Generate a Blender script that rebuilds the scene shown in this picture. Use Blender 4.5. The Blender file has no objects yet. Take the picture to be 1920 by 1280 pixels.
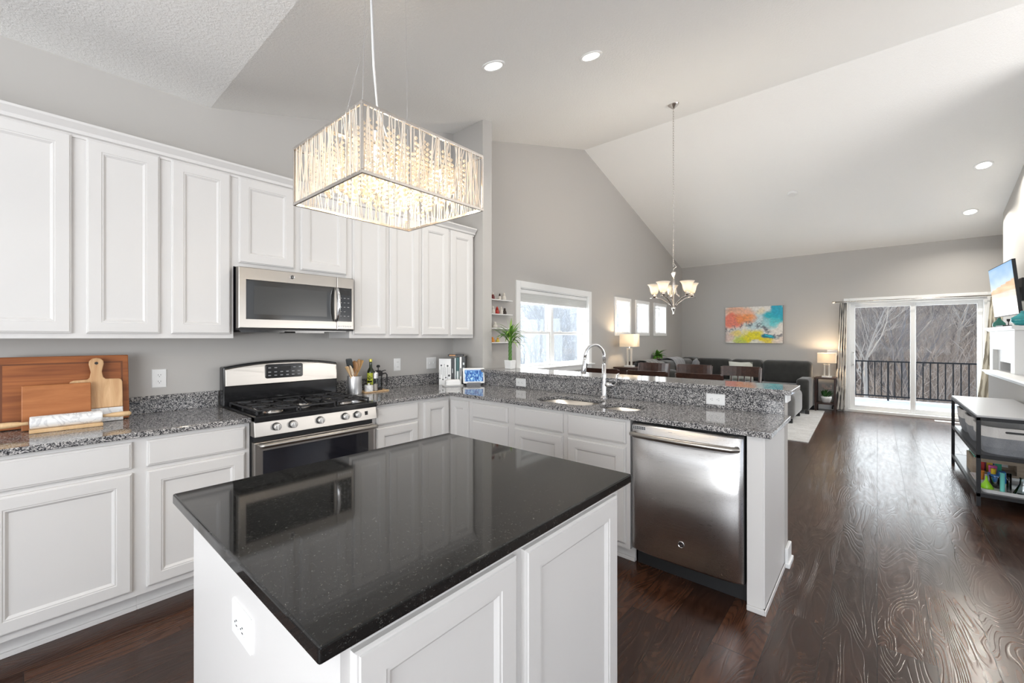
import bpy, bmesh, math, random
from mathutils import Vector, Matrix, Euler
R = math.radians
random.seed(7)
S = bpy.context.scene
COL = S.collection
PI = math.pi

# ---------------------------------------------------------------- camera, world, sun, exposure
THETA = R(40.85); F_PX = 792.0; V0 = 632.7
cd = bpy.data.cameras.new('camera'); cam = bpy.data.objects.new('camera', cd); COL.objects.link(cam)
cam.location = (0, 0, 1.376)
cam.rotation_euler = (R(90), 0, THETA - R(90))
cd.sensor_width = 36; cd.lens = F_PX / 1920 * 36; cd.clip_start = .02; cd.clip_end = 500
cd.shift_y = -(640 - V0) / 1920
S.camera = cam
S.view_settings.view_transform = 'Standard'; S.view_settings.look = 'None'
S.view_settings.gamma = 1; S.view_settings.use_curve_mapping = False
S.view_settings.exposure = 0.12
S.cycles.max_bounces = 10; S.cycles.diffuse_bounces = 5; S.cycles.glossy_bounces = 5
S.cycles.transparent_max_bounces = 16; S.cycles.transmission_bounces = 6
S.cycles.caustics_reflective = False; S.cycles.caustics_refractive = False
S.cycles.sample_clamp_indirect = 6; S.cycles.use_denoising = True

world = bpy.data.worlds.new('sky'); S.world = world; world.use_nodes = True
wn = world.node_tree; bg = wn.nodes['Background']
geo = wn.nodes.new('ShaderNodeTexCoord'); sep = wn.nodes.new('ShaderNodeSeparateXYZ')
wr = wn.nodes.new('ShaderNodeValToRGB')
wn.links.new(geo.outputs['Generated'], sep.inputs[0]); wn.links.new(sep.outputs['Z'], wr.inputs[0])
wr.color_ramp.elements[0].position = .0; wr.color_ramp.elements[0].color = (.80, .86, .92, 1)
wr.color_ramp.elements[1].position = .6; wr.color_ramp.elements[1].color = (.42, .60, .92, 1)
wn.links.new(wr.outputs[0], bg.inputs[0]); bg.inputs[1].default_value = 1.5

def lamp(name, kind, loc, energy, color=(1, 1, 1), rot=None, target=None, **kw):
    d = bpy.data.lights.new(name, kind); d.energy = energy; d.color = color
    for k, v in kw.items(): setattr(d, k, v)
    o = bpy.data.objects.new(name, d); COL.objects.link(o); o.location = loc
    if rot: o.rotation_euler = rot
    if target is not None:
        o.rotation_euler = (Vector(target) - Vector(loc)).to_track_quat('-Z', 'Y').to_euler()
    return o
lamp('sun', 'SUN', (20, 30, 25), 6, (1, .95, .86), target=(20 - 14, 30 - 26, 25 - 22), angle=R(.6))
XF_ = 10.1
DAY = (.94, .97, 1.0)
# fill lamps added in openings behind the camera, some aimed up to brighten the ceiling
WARM = (1, .965, .925)
lamp('fill_south', 'AREA', (1.0, -4.8, 1.3), 60, WARM, target=(1.0, -4.5, 3.4), shape='RECTANGLE', size=5.2, size_y=1.4)
lamp('fill_southeast', 'AREA', (5.2, -4.8, 1.4), 185, WARM, target=(5.6, -3.9, 3.4), shape='RECTANGLE', size=2.2, size_y=1.6)  # opening and lamp both added to lift the far room
lamp('fill_west', 'AREA', (-3.0, -.6, 1.4), 165, DAY, target=(2, .2, 1.3), shape='RECTANGLE', size=4.4, size_y=1.8)
lamp('fill_west_up', 'AREA', (-3.0, -.6, .9), 120, DAY, target=(-2.6, -.5, 3.3), shape='RECTANGLE', size=4.4, size_y=1.0)  # uplight added to brighten the kitchen ceiling, no real source
lamp('daylight_slider', 'AREA', (10.42, -.48, 1.2), 27, DAY, target=(0, -.48, 1.7), shape='RECTANGLE', size=1.6, size_y=1.6)
lamp('daylight_window', 'AREA', (5.0, 3.80, 1.55), 48, DAY, target=(4.4, 0, 2.4), shape='RECTANGLE', size=1.6, size_y=1.0)
for _x in (7.05, 7.89, 8.78): lamp('daylight_small_window', 'AREA', (_x, 3.72, 1.75), 12, DAY, target=(_x + .8, 0, 1.9), shape='RECTANGLE', size=.5, size_y=.5)
for _l, _r, _sx, _sy in (((XF_ + .19, -.46, 1.02), (0, R(90), 0), 2.0, 1.75), ((5.0, 3.66, 1.5), (R(-90), 0, 0), 1.7, 1.05)):
    _o = lamp('window_portal', 'AREA', _l, 1, rot=_r, shape='RECTANGLE', size=_sx, size_y=_sy); _o.data.cycles.is_portal = True

# ---------------------------------------------------------------- materials
MATS = {}
def mat(name, color=(.8, .8, .8), rough=.5, metal=0., spec=.5, emit=None, estr=1., coat=0., sheen=0., trans=0., ior=1.45, alpha=1., sss=0.):
    m = bpy.data.materials.new(name); m.use_nodes = True
    b = m.node_tree.nodes['Principled BSDF']
    b.inputs['Base Color'].default_value = (*color, 1); b.inputs['Roughness'].default_value = rough
    b.inputs['Metallic'].default_value = metal; b.inputs['Specular IOR Level'].default_value = spec
    b.inputs['Coat Weight'].default_value = coat; b.inputs['Sheen Weight'].default_value = sheen
    b.inputs['Transmission Weight'].default_value = trans; b.inputs['IOR'].default_value = ior
    b.inputs['Coat Roughness'].default_value = .08
    if emit: b.inputs['Emission Color'].default_value = (*emit, 1); b.inputs['Emission Strength'].default_value = estr
    MATS[name] = m
    return m
def N(m): return m.node_tree.nodes, m.node_tree.links, m.node_tree.nodes['Principled BSDF']
def nd(m, t, **kw):
    n = m.node_tree.nodes.new('ShaderNode' + t)
    for k, v in kw.items():
        if k in n.inputs and not hasattr(n, k): n.inputs[k].default_value = v
        else: setattr(n, k, v)
    return n
def inp(n, **kw):
    for k, v in kw.items(): n.inputs[k.replace('_', ' ')].default_value = v
    return n
def ramp(m, stops, fac=None, interp='LINEAR'):
    r = nd(m, 'ValToRGB'); cr = r.color_ramp; cr.interpolation = interp
    while len(cr.elements) < len(stops): cr.elements.new(.5)
    for e, (p, c) in zip(cr.elements, stops): e.position = p; e.color = (*c, 1)
    if fac is not None: m.node_tree.links.new(fac, r.inputs[0])
    return r
def coords(m, scale=(1, 1, 1), kind='Object'):
    tc = nd(m, 'TexCoord'); mp = nd(m, 'Mapping'); mp.inputs['Scale'].default_value = scale
    m.node_tree.links.new(tc.outputs[kind], mp.inputs[0]); return mp.outputs[0]
def noise(m, vec, scale, detail=2, rough=.5, dist=0, dims='3D'):
    n = nd(m, 'TexNoise'); n.noise_dimensions = dims
    inp(n, Scale=scale, Detail=detail, Roughness=rough, Distortion=dist)
    m.node_tree.links.new(vec, n.inputs['Vector']); return n
def bump(m, h, strength=.2, dist=.01):
    b = nd(m, 'Bump'); inp(b, Strength=strength, Distance=dist)
    m.node_tree.links.new(h, b.inputs['Height']); m.node_tree.links.new(b.outputs[0], m.node_tree.nodes['Principled BSDF'].inputs['Normal']); return b
def math_(m, op, a, b=None):
    n = nd(m, 'Math'); n.operation = op
    for i, x in enumerate((a, b)):
        if x is None: continue
        if isinstance(x, (int, float)): n.inputs[i].default_value = x
        else: m.node_tree.links.new(x, n.inputs[i])
    return n.outputs[0]

white = mat('cabinet_paint', (.67, .655, .64), .32, spec=.45)
trimw = mat('white_trim', (.84, .84, .83), .35)
wallm = mat('grey_wall_paint', (.49, .473, .452), .75, spec=.25)
_v = coords(wallm); bump(wallm, noise(wallm, _v, 220, 2).outputs[0], .08, .001)
ceilm = mat('ceiling_texture', (.89, .885, .87), .9, spec=.1)
_v = coords(ceilm); _n = noise(ceilm, _v, 70, 3, .6); _r = ramp(ceilm, [(.42, (0, 0, 0)), (.6, (1, 1, 1))], _n.outputs[0])
bump(ceilm, _r.outputs[0], .35, .004)
plast = mat('white_plastic', (.82, .82, .81), .3)
black = mat('black_gloss', (.012, .012, .013), .12, spec=.6)
blackm = mat('black_matt', (.02, .02, .021), .5)
iron = mat('cast_iron', (.022, .022, .024), .42)
chrome = mat('chrome', (.82, .82, .83), .08, 1)
nickel = mat('brushed_nickel', (.62, .58, .54), .24, 1)
darkmetal = mat('dark_metal', (.016, .016, .018), .45, 0, spec=.3)

def steel(name, col, rough, axis):
    m = mat(name, col, rough, 1)
    sc = {'x': (1, 900, 900), 'y': (900, 1, 900), 'z': (900, 900, 1)}[axis]
    v = coords(m, sc); n = noise(m, v, 1, 1)
    rr = ramp(m, [(.3, (rough * .88,) * 3), (.7, (rough * 1.12,) * 3)], n.outputs[0])
    m.node_tree.links.new(rr.outputs[0], m.node_tree.nodes['Principled BSDF'].inputs['Roughness'])
    tg = nd(m, 'Tangent'); tg.direction_type = 'RADIAL'; tg.axis = 'Z'; m.node_tree.links.new(tg.outputs[0], m.node_tree.nodes['Principled BSDF'].inputs['Tangent'])
    m.node_tree.nodes['Principled BSDF'].inputs['Anisotropic'].default_value = .75
    return m
steelx = steel('brushed_steel', (.40, .375, .345), .32, 'x')
steelz = steel('brushed_steel_door', (.60, .585, .575), .30, 'y')

def granite():
    m = mat('speckled_granite', (.3, .3, .3), .06, spec=.55)
    v = coords(m)
    vo = nd(m, 'TexVoronoi'); inp(vo, Scale=235, Randomness=1.0); m.node_tree.links.new(v, vo.inputs['Vector'])
    sp = nd(m, 'SeparateColor'); m.node_tree.links.new(vo.outputs['Color'], sp.inputs[0])
    n = noise(m, v, 75, 4, .65)
    a = math_(m, 'ADD', math_(m, 'MULTIPLY', sp.outputs[0], .62), math_(m, 'MULTIPLY', n.outputs[0], .55))
    r = ramp(m, [(.22, (.012, .012, .014)), (.42, (.045, .046, .052)), (.55, (.15, .148, .15)), (.69, (.31, .30, .295)), (.89, (.57, .55, .535))], a)
    m.node_tree.links.new(r.outputs[0], m.node_tree.nodes['Principled BSDF'].inputs['Base Color'])
    return m
gran = granite()
def blackgranite():
    m = mat('black_granite', (.012, .012, .012), .05, spec=.6)
    v = coords(m)
    vo = nd(m, 'TexVoronoi'); inp(vo, Scale=650, Randomness=1.0); m.node_tree.links.new(v, vo.inputs['Vector'])
    sp = nd(m, 'SeparateColor'); m.node_tree.links.new(vo.outputs['Color'], sp.inputs[0])
    n = noise(m, v, 120, 3, .6)
    a = math_(m, 'MULTIPLY', sp.outputs[0], n.outputs[0])
    r = ramp(m, [(.3, (.008, .008, .008)), (.5, (.018, .018, .017)), (.64, (.085, .085, .08))], a)
    m.node_tree.links.new(r.outputs[0], m.node_tree.nodes['Principled BSDF'].inputs['Base Color'])
    r2 = ramp(m, [(.3, (.045,) * 3), (.6, (.11,) * 3)], a)
    m.node_tree.links.new(r2.outputs[0], m.node_tree.nodes['Principled BSDF'].inputs['Roughness'])
    return m
bgran = blackgranite()

def floor_mat():
    m = mat('dark_plank_floor', (.05, .025, .015), .22, spec=.5)
    nt, lk, b = N(m)
    v = coords(m)
    br = nd(m, 'TexBrick'); br.offset = .37; br.offset_frequency = 2
    inp(br, Scale=1, Mortar_Size=.0016, Mortar_Smooth=.2, Bias=0, Brick_Width=1.25, Row_Height=.19)
    br.inputs['Color1'].default_value = (0, 0, 0, 1); br.inputs['Color2'].default_value = (1, 1, 1, 1); br.inputs['Mortar'].default_value = (.5, .5, .5, 1)
    lk.new(v, br.inputs['Vector'])
    off = nd(m, 'VectorMath'); off.operation = 'MULTIPLY_ADD'
    lk.new(br.outputs['Color'], off.inputs[0]); off.inputs[1].default_value = (7, 3, 5); 
    st = nd(m, 'Mapping'); st.inputs['Scale'].default_value = (1.3, 7, 1); lk.new(v, st.inputs[0]); lk.new(st.outputs[0], off.inputs[2])
    n = noise(m, off.outputs[0], .75, 1.6, .45, .5)
    cont = math_(m, 'SINE', math_(m, 'MULTIPLY', n.outputs[0], 190))      # growth-ring contours
    fine = noise(m, off.outputs[0], 5, 2, .5)
    colr = ramp(m, [(.2, (.038, .018, .011)), (.5, (.060, .027, .016)), (.8, (.088, .038, .020))], fine.outputs[0])
    pl = ramp(m, [(0, (.55, .55, .6)), (1, (1.25, 1.15, 1.05))], br.outputs['Color'])
    mx = nd(m, 'MixRGB'); mx.blend_type = 'MULTIPLY'; mx.inputs[0].default_value = 1; lk.new(colr.outputs[0], mx.inputs[1]); lk.new(pl.outputs[0], mx.inputs[2])
    cl = ramp(m, [(0, (.62, .58, .55)), (.55, (1, 1, 1))], math_(m, 'ADD', math_(m, 'MULTIPLY', cont, .5), .5))
    mx2 = nd(m, 'MixRGB'); mx2.blend_type = 'MULTIPLY'; mx2.inputs[0].default_value = .8; lk.new(mx.outputs[0], mx2.inputs[1]); lk.new(cl.outputs[0], mx2.inputs[2])
    sm = nd(m, 'MixRGB'); sm.inputs[2].default_value = (.006, .004, .003, 1); lk.new(br.outputs['Fac'], sm.inputs[0]); lk.new(mx2.outputs[0], sm.inputs[1])
    lk.new(sm.outputs[0], b.inputs['Base Color'])
    big = noise(m, v, 2.2, 2)
    groove = math_(m, 'MAXIMUM', math_(m, 'SUBTRACT', cont, .35), 0)
    amp = math_(m, 'MULTIPLY', groove, math_(m, 'ADD', math_(m, 'MULTIPLY', big.outputs[0], 1.2), -.1))
    h = math_(m, 'ADD', math_(m, 'MULTIPLY', amp, -.9), math_(m, 'MULTIPLY', fine.outputs[0], .15))
    h2 = math_(m, 'SUBTRACT', h, math_(m, 'MULTIPLY', br.outputs['Fac'], 2.0))
    bump(m, h2, .5, .0018)
    rr = ramp(m, [(.3, (.20,) * 3), (.7, (.27,) * 3)], fine.outputs[0]); lk.new(rr.outputs[0], b.inputs['Roughness'])
    return m
floorm = floor_mat()

def wood(name, c1, c2, scale=(3, 30, 30), rough=.45, rings=6):
    m = mat(name, c1, rough); v = coords(m, scale)
    n = noise(m, v, 1, 4, .6, 1.2)
    r = ramp(m, [(.3, c1), (.7, c2)], n.outputs[0])
    m.node_tree.links.new(r.outputs[0], m.node_tree.nodes['Principled BSDF'].inputs['Base Color'])
    return m
teak = wood('teak_wood', (.20, .055, .014), (.42, .14, .038), (1.5, 14, 26), .5)
cherry = wood('cherry_wood', (.33, .11, .030), (.45, .17, .055), (3, 20, 22), .5)
maple = wood('pale_wood', (.62, .40, .20), (.74, .52, .30), (20, 20, 4))
acacia = wood('acacia_wood', (.50, .27, .12), (.70, .46, .25), (30, 20, 4))
espresso = wood('espresso_wood', (.022, .009, .006), (.055, .022, .014), (20, 3, 25), .28)
cratew = wood('crate_wood', (.34, .27, .20), (.45, .37, .28), (8, 8, 40), .7)
def marble():
    m = mat('white_marble', (.8, .8, .8), .12); v = coords(m)
    n = noise(m, v, 7, 4, .55, 1.2)
    r = ramp(m, [(.46, (.84, .84, .83)), (.5, (.62, .62, .63)), (.53, (.84, .84, .83))], n.outputs[0])
    m.node_tree.links.new(r.outputs[0], m.node_tree.nodes['Principled BSDF'].inputs['Base Color']); return m
marb = marble()
def fabric(name, c1, c2, scale=400, rough=.9, sheen=.0, b=.3):
    m = mat(name, c1, rough, spec=.15, sheen=sheen); v = coords(m)
    n = noise(m, v, scale, 2); n2 = noise(m, v, 7, 3)
    a = math_(m, 'ADD', math_(m, 'MULTIPLY', n.outputs[0], .5), math_(m, 'MULTIPLY', n2.outputs[0], .5))
    r = ramp(m, [(.35, c1), (.65, c2)], a)
    m.node_tree.links.new(r.outputs[0], m.node_tree.nodes['Principled BSDF'].inputs['Base Color']); bump(m, n.outputs[0], b, .002); return m
sofam = fabric('charcoal_velvet', (.028, .028, .027), (.052, .051, .048), 300, sheen=.4)
greyf = fabric('grey_fabric', (.20, .20, .21), (.33, .33, .34), 300, sheen=.3)
throwm = fabric('grey_throw', (.10, .10, .10), (.17, .17, .165), 90, sheen=.3)
rugm = fabric('pale_rug', (.50, .49, .48), (.66, .65, .64), 60)
cremef = fabric('cream_fabric', (.62, .62, .55), (.72, .72, .66), 200)
basketg = fabric('grey_rope', (.20, .21, .23), (.34, .35, .37), 260, b=.6)
basketw = fabric('white_rope', (.62, .60, .58), (.74, .72, .70), 260, b=.5)
shadem = mat('lamp_shade_fabric', (.85, .80, .72), .8)
def glassm(name, tint=(1, 1, 1), refl=.9):
    m = bpy.data.materials.new(name); m.use_nodes = True; nt = m.node_tree; nt.nodes.clear()
    o = nt.nodes.new('ShaderNodeOutputMaterial'); mx = nt.nodes.new('ShaderNodeMixShader'); t = nt.nodes.new('ShaderNodeBsdfTransparent'); g = nt.nodes.new('ShaderNodeBsdfGlossy')
    t.inputs[0].default_value = (*tint, 1); g.inputs['Roughness'].default_value = .01; f = nt.nodes.new('ShaderNodeFresnel'); f.inputs[0].default_value = 1.45
    mu = nt.nodes.new('ShaderNodeMath'); mu.operation = 'MULTIPLY'; mu.inputs[1].default_value = refl
    nt.links.new(f.outputs[0], mu.inputs[0]); nt.links.new(mu.outputs[0], mx.inputs[0]); nt.links.new(t.outputs[0], mx.inputs[1]); nt.links.new(g.outputs[0], mx.inputs[2]); nt.links.new(mx.outputs[0], o.inputs[0])
    return m
glass = glassm('window_glass', (.97, .985, .98), .08); clear = glassm('clear_glass', (.92, .96, .97), 1.6)
def attr_mat(name, emit=0., rough=.5):
    m = mat(name, (.8, .8, .8), rough); a = nd(m, 'VertexColor'); a.layer_name = 'Col'
    b = m.node_tree.nodes['Principled BSDF']; m.node_tree.links.new(a.outputs[0], b.inputs['Base Color'])
    if emit:
        m.node_tree.links.new(a.outputs[0], b.inputs['Emission Color']); b.inputs['Emission Strength'].default_value = emit
        b.inputs['Base Color'].default_value = (0, 0, 0, 1); m.node_tree.links.remove(b.inputs['Base Color'].links[0]); b.inputs['Roughness'].default_value = .1
        b.inputs['Base Color'].default_value = (.01, .01, .01, 1)
    return m
paintm = attr_mat('painted_canvas'); screenm = attr_mat('lit_screen', .95)
def translucent(name, col, t=.5):
    m = bpy.data.materials.new(name); m.use_nodes = True; nt = m.node_tree; b = nt.nodes['Principled BSDF']; b.inputs['Base Color'].default_value = (*col, 1); b.inputs['Roughness'].default_value = .6
    tr = nt.nodes.new('ShaderNodeBsdfTranslucent'); tr.inputs[0].default_value = (*col, 1); mx = nt.nodes.new('ShaderNodeMixShader'); mx.inputs[0].default_value = t
    nt.links.new(b.outputs[0], mx.inputs[1]); nt.links.new(tr.outputs[0], mx.inputs[2]); nt.links.new(mx.outputs[0], nt.nodes['Material Output'].inputs[0]); return m
shade_t = translucent('glowing_shade', (.92, .86, .76), .5)
frost = translucent('frosted_glass', (.95, .90, .82), .5)
rodm = translucent('crystal_rod', (.84, .78, .70), .35)
sheer = translucent('shade_cloth', (.8, .8, .78), .35)
bulbm = mat('bulb_glow', (1, .9, .7), emit=(1, .80, .52), estr=14)
canlens = mat('can_lens', (1, 1, 1), emit=(1, .96, .88), estr=5)
leafm = mat('leaf_green', (.10, .26, .035), .4, spec=.4); leafm2 = mat('leaf_green_light', (.26, .42, .08), .4); leafd = mat('leaf_dark', (.035, .12, .03), .4)
snow = mat('snow', (.80, .83, .88), .8)
barkm = mat('bark', (.30, .26, .235), .9, spec=.1); barkp = mat('bark_hazed', (.66, .64, .61), .9, spec=.1); barkr = mat('bark_reddish', (.52, .42, .34), .9, spec=.1); barkg = mat('bark_grey', (.52, .45, .38), .9, spec=.1)  # barkp: bark colour paled to stand in for bright haze, no frost
_v = coords(snow); _n = noise(snow, _v, .9, 4); bump(snow, _n.outputs[0], .5, .2)

# ---------------------------------------------------------------- mesh builder
class MB:
    def __init__(s): s.v = []; s.f = []
    def add(s, vs, fs):
        o = len(s.v); s.v += [tuple(v) for v in vs]; s.f += [tuple(i + o for i in f) for f in fs]; return s
    def box(s, x0, y0, z0, x1, y1, z1):
        if x0 > x1: x0, x1 = x1, x0
        if y0 > y1: y0, y1 = y1, y0
        if z0 > z1: z0, z1 = z1, z0
        return s.add([(x0, y0, z0), (x1, y0, z0), (x1, y1, z0), (x0, y1, z0), (x0, y0, z1), (x1, y0, z1), (x1, y1, z1), (x0, y1, z1)],
                     [(0, 3, 2, 1), (4, 5, 6, 7), (0, 1, 5, 4), (1, 2, 6, 5), (2, 3, 7, 6), (3, 0, 4, 7)])
    def loft(s, rings, closed=True, cap=True):
        n = len(rings[0]); vs = [p for r in rings for p in r]; fs = []
        m = n if closed else n - 1
        for i in range(len(rings) - 1):
            for j in range(m):
                k = (j + 1) % n; fs.append((i * n + j, i * n + k, (i + 1) * n + k, (i + 1) * n + j))
        if cap and closed:
            fs.append(tuple(range(n - 1, -1, -1))); fs.append(tuple((len(rings) - 1) * n + j for j in range(n)))
        return s.add(vs, fs)
    def lathe(s, prof, c=(0, 0, 0), n=24, axis='z', cap=True):
        rings = []
        for r, h in prof:
            ring = []
            for k in range(n):
                a = 2 * PI * k / n; x, y = r * math.cos(a), r * math.sin(a)
                p = {'z': (x, y, h), 'y': (x, h, y), 'x': (h, x, y)}[axis]
                ring.append((c[0] + p[0], c[1] + p[1], c[2] + p[2]))
            rings.append(ring)
        return s.loft(rings, True, cap)
    def tube(s, pts, r, n=8, cap=True):
        pts = [Vector(p) for p in pts]; rs = r if isinstance(r, (list, tuple)) else [r] * len(pts)
        rings = []; up = None
        for i, p in enumerate(pts):
            d = (pts[min(i + 1, len(pts) - 1)] - pts[max(i - 1, 0)])
            d = d.normalized() if d.length > 1e-9 else Vector((0, 0, 1))
            if up is None: up = Vector((0, 0, 1)) if abs(d.z) < .9 else Vector((1, 0, 0))
            a = d.cross(up); a = a.normalized() if a.length > 1e-6 else d.orthogonal().normalized(); b = a.cross(d).normalized(); up = b
            rings.append([p + (a * math.cos(2 * PI * k / n) + b * math.sin(2 * PI * k / n)) * rs[i] for k in range(n)])
        return s.loft(rings, True, cap)
    def bar(s, p, q, w, h=None, up=(0, 0, 1)):
        h = h or w; p, q = Vector(p), Vector(q); d = (q - p).normalized(); u = Vector(up)
        a = d.cross(u)
        if a.length < 1e-4: a = d.orthogonal()
        a.normalize(); b = a.cross(d).normalized()
        f = lambda c: [c + a * w / 2 + b * h / 2, c - a * w / 2 + b * h / 2, c - a * w / 2 - b * h / 2, c + a * w / 2 - b * h / 2]
        return s.loft([f(p), f(q)])
    def prism(s, pts, lo, hi, axis='y'):
        f = {'y': lambda a, b, t: (a, t, b), 'x': lambda a, b, t: (t, a, b), 'z': lambda a, b, t: (a, b, t)}[axis]
        return s.loft([[f(a, b, lo) for a, b in pts], [f(a, b, hi) for a, b in pts]])
    def sphere(s, c, r, n=12, sz=1):
        m = max(4, n // 2); prof = [(max(r * math.sin(PI * i / m), r * .01), -r * sz * math.cos(PI * i / m)) for i in range(m + 1)]
        return s.lathe(prof, c, n)
    def build(s, name, m, parent=None, smooth=False, bevel=0, seg=2, w=True, sub=0, solid=0):
        me = bpy.data.meshes.new(name)
        off = Vector((0, 0, 0))
        if parent is not None and w: off = gl(parent)
        me.from_pydata([Vector(v) - off for v in s.v], [], s.f)
        bm = bmesh.new(); bm.from_mesh(me); bmesh.ops.recalc_face_normals(bm, faces=bm.faces); bm.to_mesh(me); bm.free()
        if smooth: me.polygons.foreach_set('use_smooth', [True] * len(me.polygons))
        o = bpy.data.objects.new(name, me); COL.objects.link(o)
        for x in (m if isinstance(m, (list, tuple)) else [m]): me.materials.append(x)
        if parent is not None: o.parent = parent
        if solid:
            k = o.modifiers.new('solid', 'SOLIDIFY'); k.thickness = solid; k.offset = 0
        if bevel:
            k = o.modifiers.new('bevel', 'BEVEL'); k.width = bevel; k.segments = seg; k.limit_method = 'ANGLE'; k.angle_limit = R(40)
        if sub:
            k = o.modifiers.new('sub', 'SUBSURF'); k.levels = sub; k.render_levels = sub
        if smooth == 'auto' or (bevel and not smooth):
            for p in me.polygons: p.use_smooth = False
        return o
def gl(o):
    v = Vector((0, 0, 0))
    while o is not None: v = v + o.location; o = o.parent
    return v
def tag(o, label, cat, group=None, kind=None):
    o['label'] = label; o['category'] = cat
    if group: o['group'] = group
    if kind: o['kind'] = kind
    return o
def thing(name, label, cat, loc=(0, 0, 0), rz=0, group=None):
    o = bpy.data.objects.new(name, None); COL.objects.link(o); o.location = loc; o.rotation_euler = (0, 0, rz); o.empty_display_size = .05
    return tag(o, label, cat, group)
def struct(o): o['kind'] = 'structure'; return o
def copy_tree(o, parent=None):
    c = o.copy(); COL.objects.link(c)
    if parent is not None: c.parent = parent
    for ch in list(o.children): copy_tree(ch, c)
    return c
def B(x0, y0, z0, x1, y1, z1): return MB().box(x0, y0, z0, x1, y1, z1)
def cut(o, cutters):
    """boolean-subtract meshes from o, keep the evaluated result"""
    for cb in cutters:
        k = o.modifiers.new('cut', 'BOOLEAN'); k.operation = 'DIFFERENCE'; k.solver = 'EXACT'; k.object = cb
    dg = bpy.context.evaluated_depsgraph_get(); dg.update()
    me = bpy.data.meshes.new_from_object(o.evaluated_get(dg)); old = o.data; o.modifiers.clear(); o.data = me; me.name = old.name
    for cb in cutters: bpy.data.objects.remove(cb, do_unlink=True)
def to_mesh(c, name, m, parent, loc, rot):
    o = bpy.data.objects.new(name, c); COL.objects.link(o); bpy.context.view_layer.update()
    dg = bpy.context.evaluated_depsgraph_get(); me = bpy.data.meshes.new_from_object(o.evaluated_get(dg)); bpy.data.objects.remove(o, do_unlink=True)
    me.materials.clear(); me.materials.append(m); o = bpy.data.objects.new(name, me); COL.objects.link(o); o.parent = parent; o.location = loc; o.rotation_euler = rot; return o
FACE_S = (R(90), 0, 0)            # text facing -Y
FACE_W = (R(90), 0, -R(90))       # text facing -X

# ---------------------------------------------------------------- the room
YA = 3.39; YN = 3.47; XF = 10.1; YR = -1.4
def ceil_z(x):
    if x < .823: return 2.92
    if x < 5.75: return 2.92 + .283 * (x - .823)
    return 3.0 + .302 * (XF - x)
floor = struct(B(-3.3, -5.1, -.12, XF, YN + .2, 0).build('floor', floorm))
prof = [(-3.3, 2.92), (.823, 2.92), (5.75, ceil_z(5.7499)), (XF + .2, 3.0 - .06), (XF + .2, 3.25), (5.75, 4.6), (.75, 3.2), (-3.3, 3.2)]
ceiling = struct(MB().prism(prof, -5.1, YN + .2, 'y').build('ceiling', ceilm))
def wallp(name, pts, lo, hi, axis='y', m=None): return struct(MB().prism(pts, lo, hi, axis).build(name, m or wallm))
def topline(x0, x1):
    xs = [x0] + [x for x in (.823, 5.75) if x0 < x < x1] + [x1]
    return [(x, ceil_z(min(x, XF)) + .03) for x in xs]
wallp('wall_kitchen', [(2.99, 0), (-3.2, 0)] + topline(-3.2, 2.99), YA, YN + .2)
ww = wallp('wall_window', [(XF + .2, 0), (2.99, 0)] + topline(2.99, XF + .2), YN, YN + .2)
W1 = (4.16, 5.85, .97, 2.02)
SW = [(6.79, 7.31, 1.47, 2.03), (7.63, 8.15, 1.47, 2.03), (8.50, 9.06, 1.47, 2.03)]
cut(ww, [B(a, YN - .1, c, b, YN + .3, d).build('c', wallm) for a, b, c, d in [W1] + SW])
stub_top = [(2.97, 0), (2.97, ceil_z(2.97) + .03), (3.10, ceil_z(3.1) + .03), (3.10, 0)]
wallp('wall_stub', stub_top, 2.952, YN)
D1 = (-1.33, .405, 0.0, 2.03)
we = wallp('wall_east', [(-2.1, -.1), (-2.1, 3.06), (YN + .2, 3.06), (YN + .2, -.1)], XF, XF + .2, 'x')
cut(we, [B(XF - .1, D1[0], -.01, XF + .3, D1[1], D1[3]).build('c', wallm)])
wallp('wall_fireplace', [(9.42, 0), (6.4, 0)] + [(6.4, ceil_z(6.4) + .03), (9.42, ceil_z(9.42) + .03)], YR - .15, YR)
wallp('wall_chimney', [(-2.0, 0), (-2.0, ceil_z(9.42) + .03), (YR - .15, ceil_z(9.42) + .03), (YR - .15, 0)], 9.3, 9.42, 'x')
wallp('wall_recess', [(XF, 0), (9.3, 0), (9.3, 3.3), (XF, 3.1)], -2.12, -2.0)
wso = wallp('wall_south', [(6.6, 0), (-3.2, 0)] + topline(-3.2, 6.6), -5.1, -4.95)
cut(wso, [B(-1.6, -5.3, .5, 3.6, -4.8, 2.7).build('c', wallm), B(4.1, -5.3, .6, 6.3, -4.8, 2.6).build('c', wallm)])
wwe = wallp('wall_west', [(-5.0, 0), (-5.0, 2.95), (YN, 2.95), (YN, 0)], -3.3, -3.15, 'x')
cut(wwe, [B(-3.5, -2.9, .3, -3.0, 1.7, 2.4).build('c', wallm)])
wallp('wall_hall', [(-5.0, 0), (-5.0, ceil_z(6.5) + .03), (YR - .15, ceil_z(6.5) + .03), (YR - .15, 0)], 6.4, 6.55, 'x')
# half wall behind the peninsula
struct(B(2.99, .42, 0, 3.10, 2.952, 1.037).build('wall_half', wallm))
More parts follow.
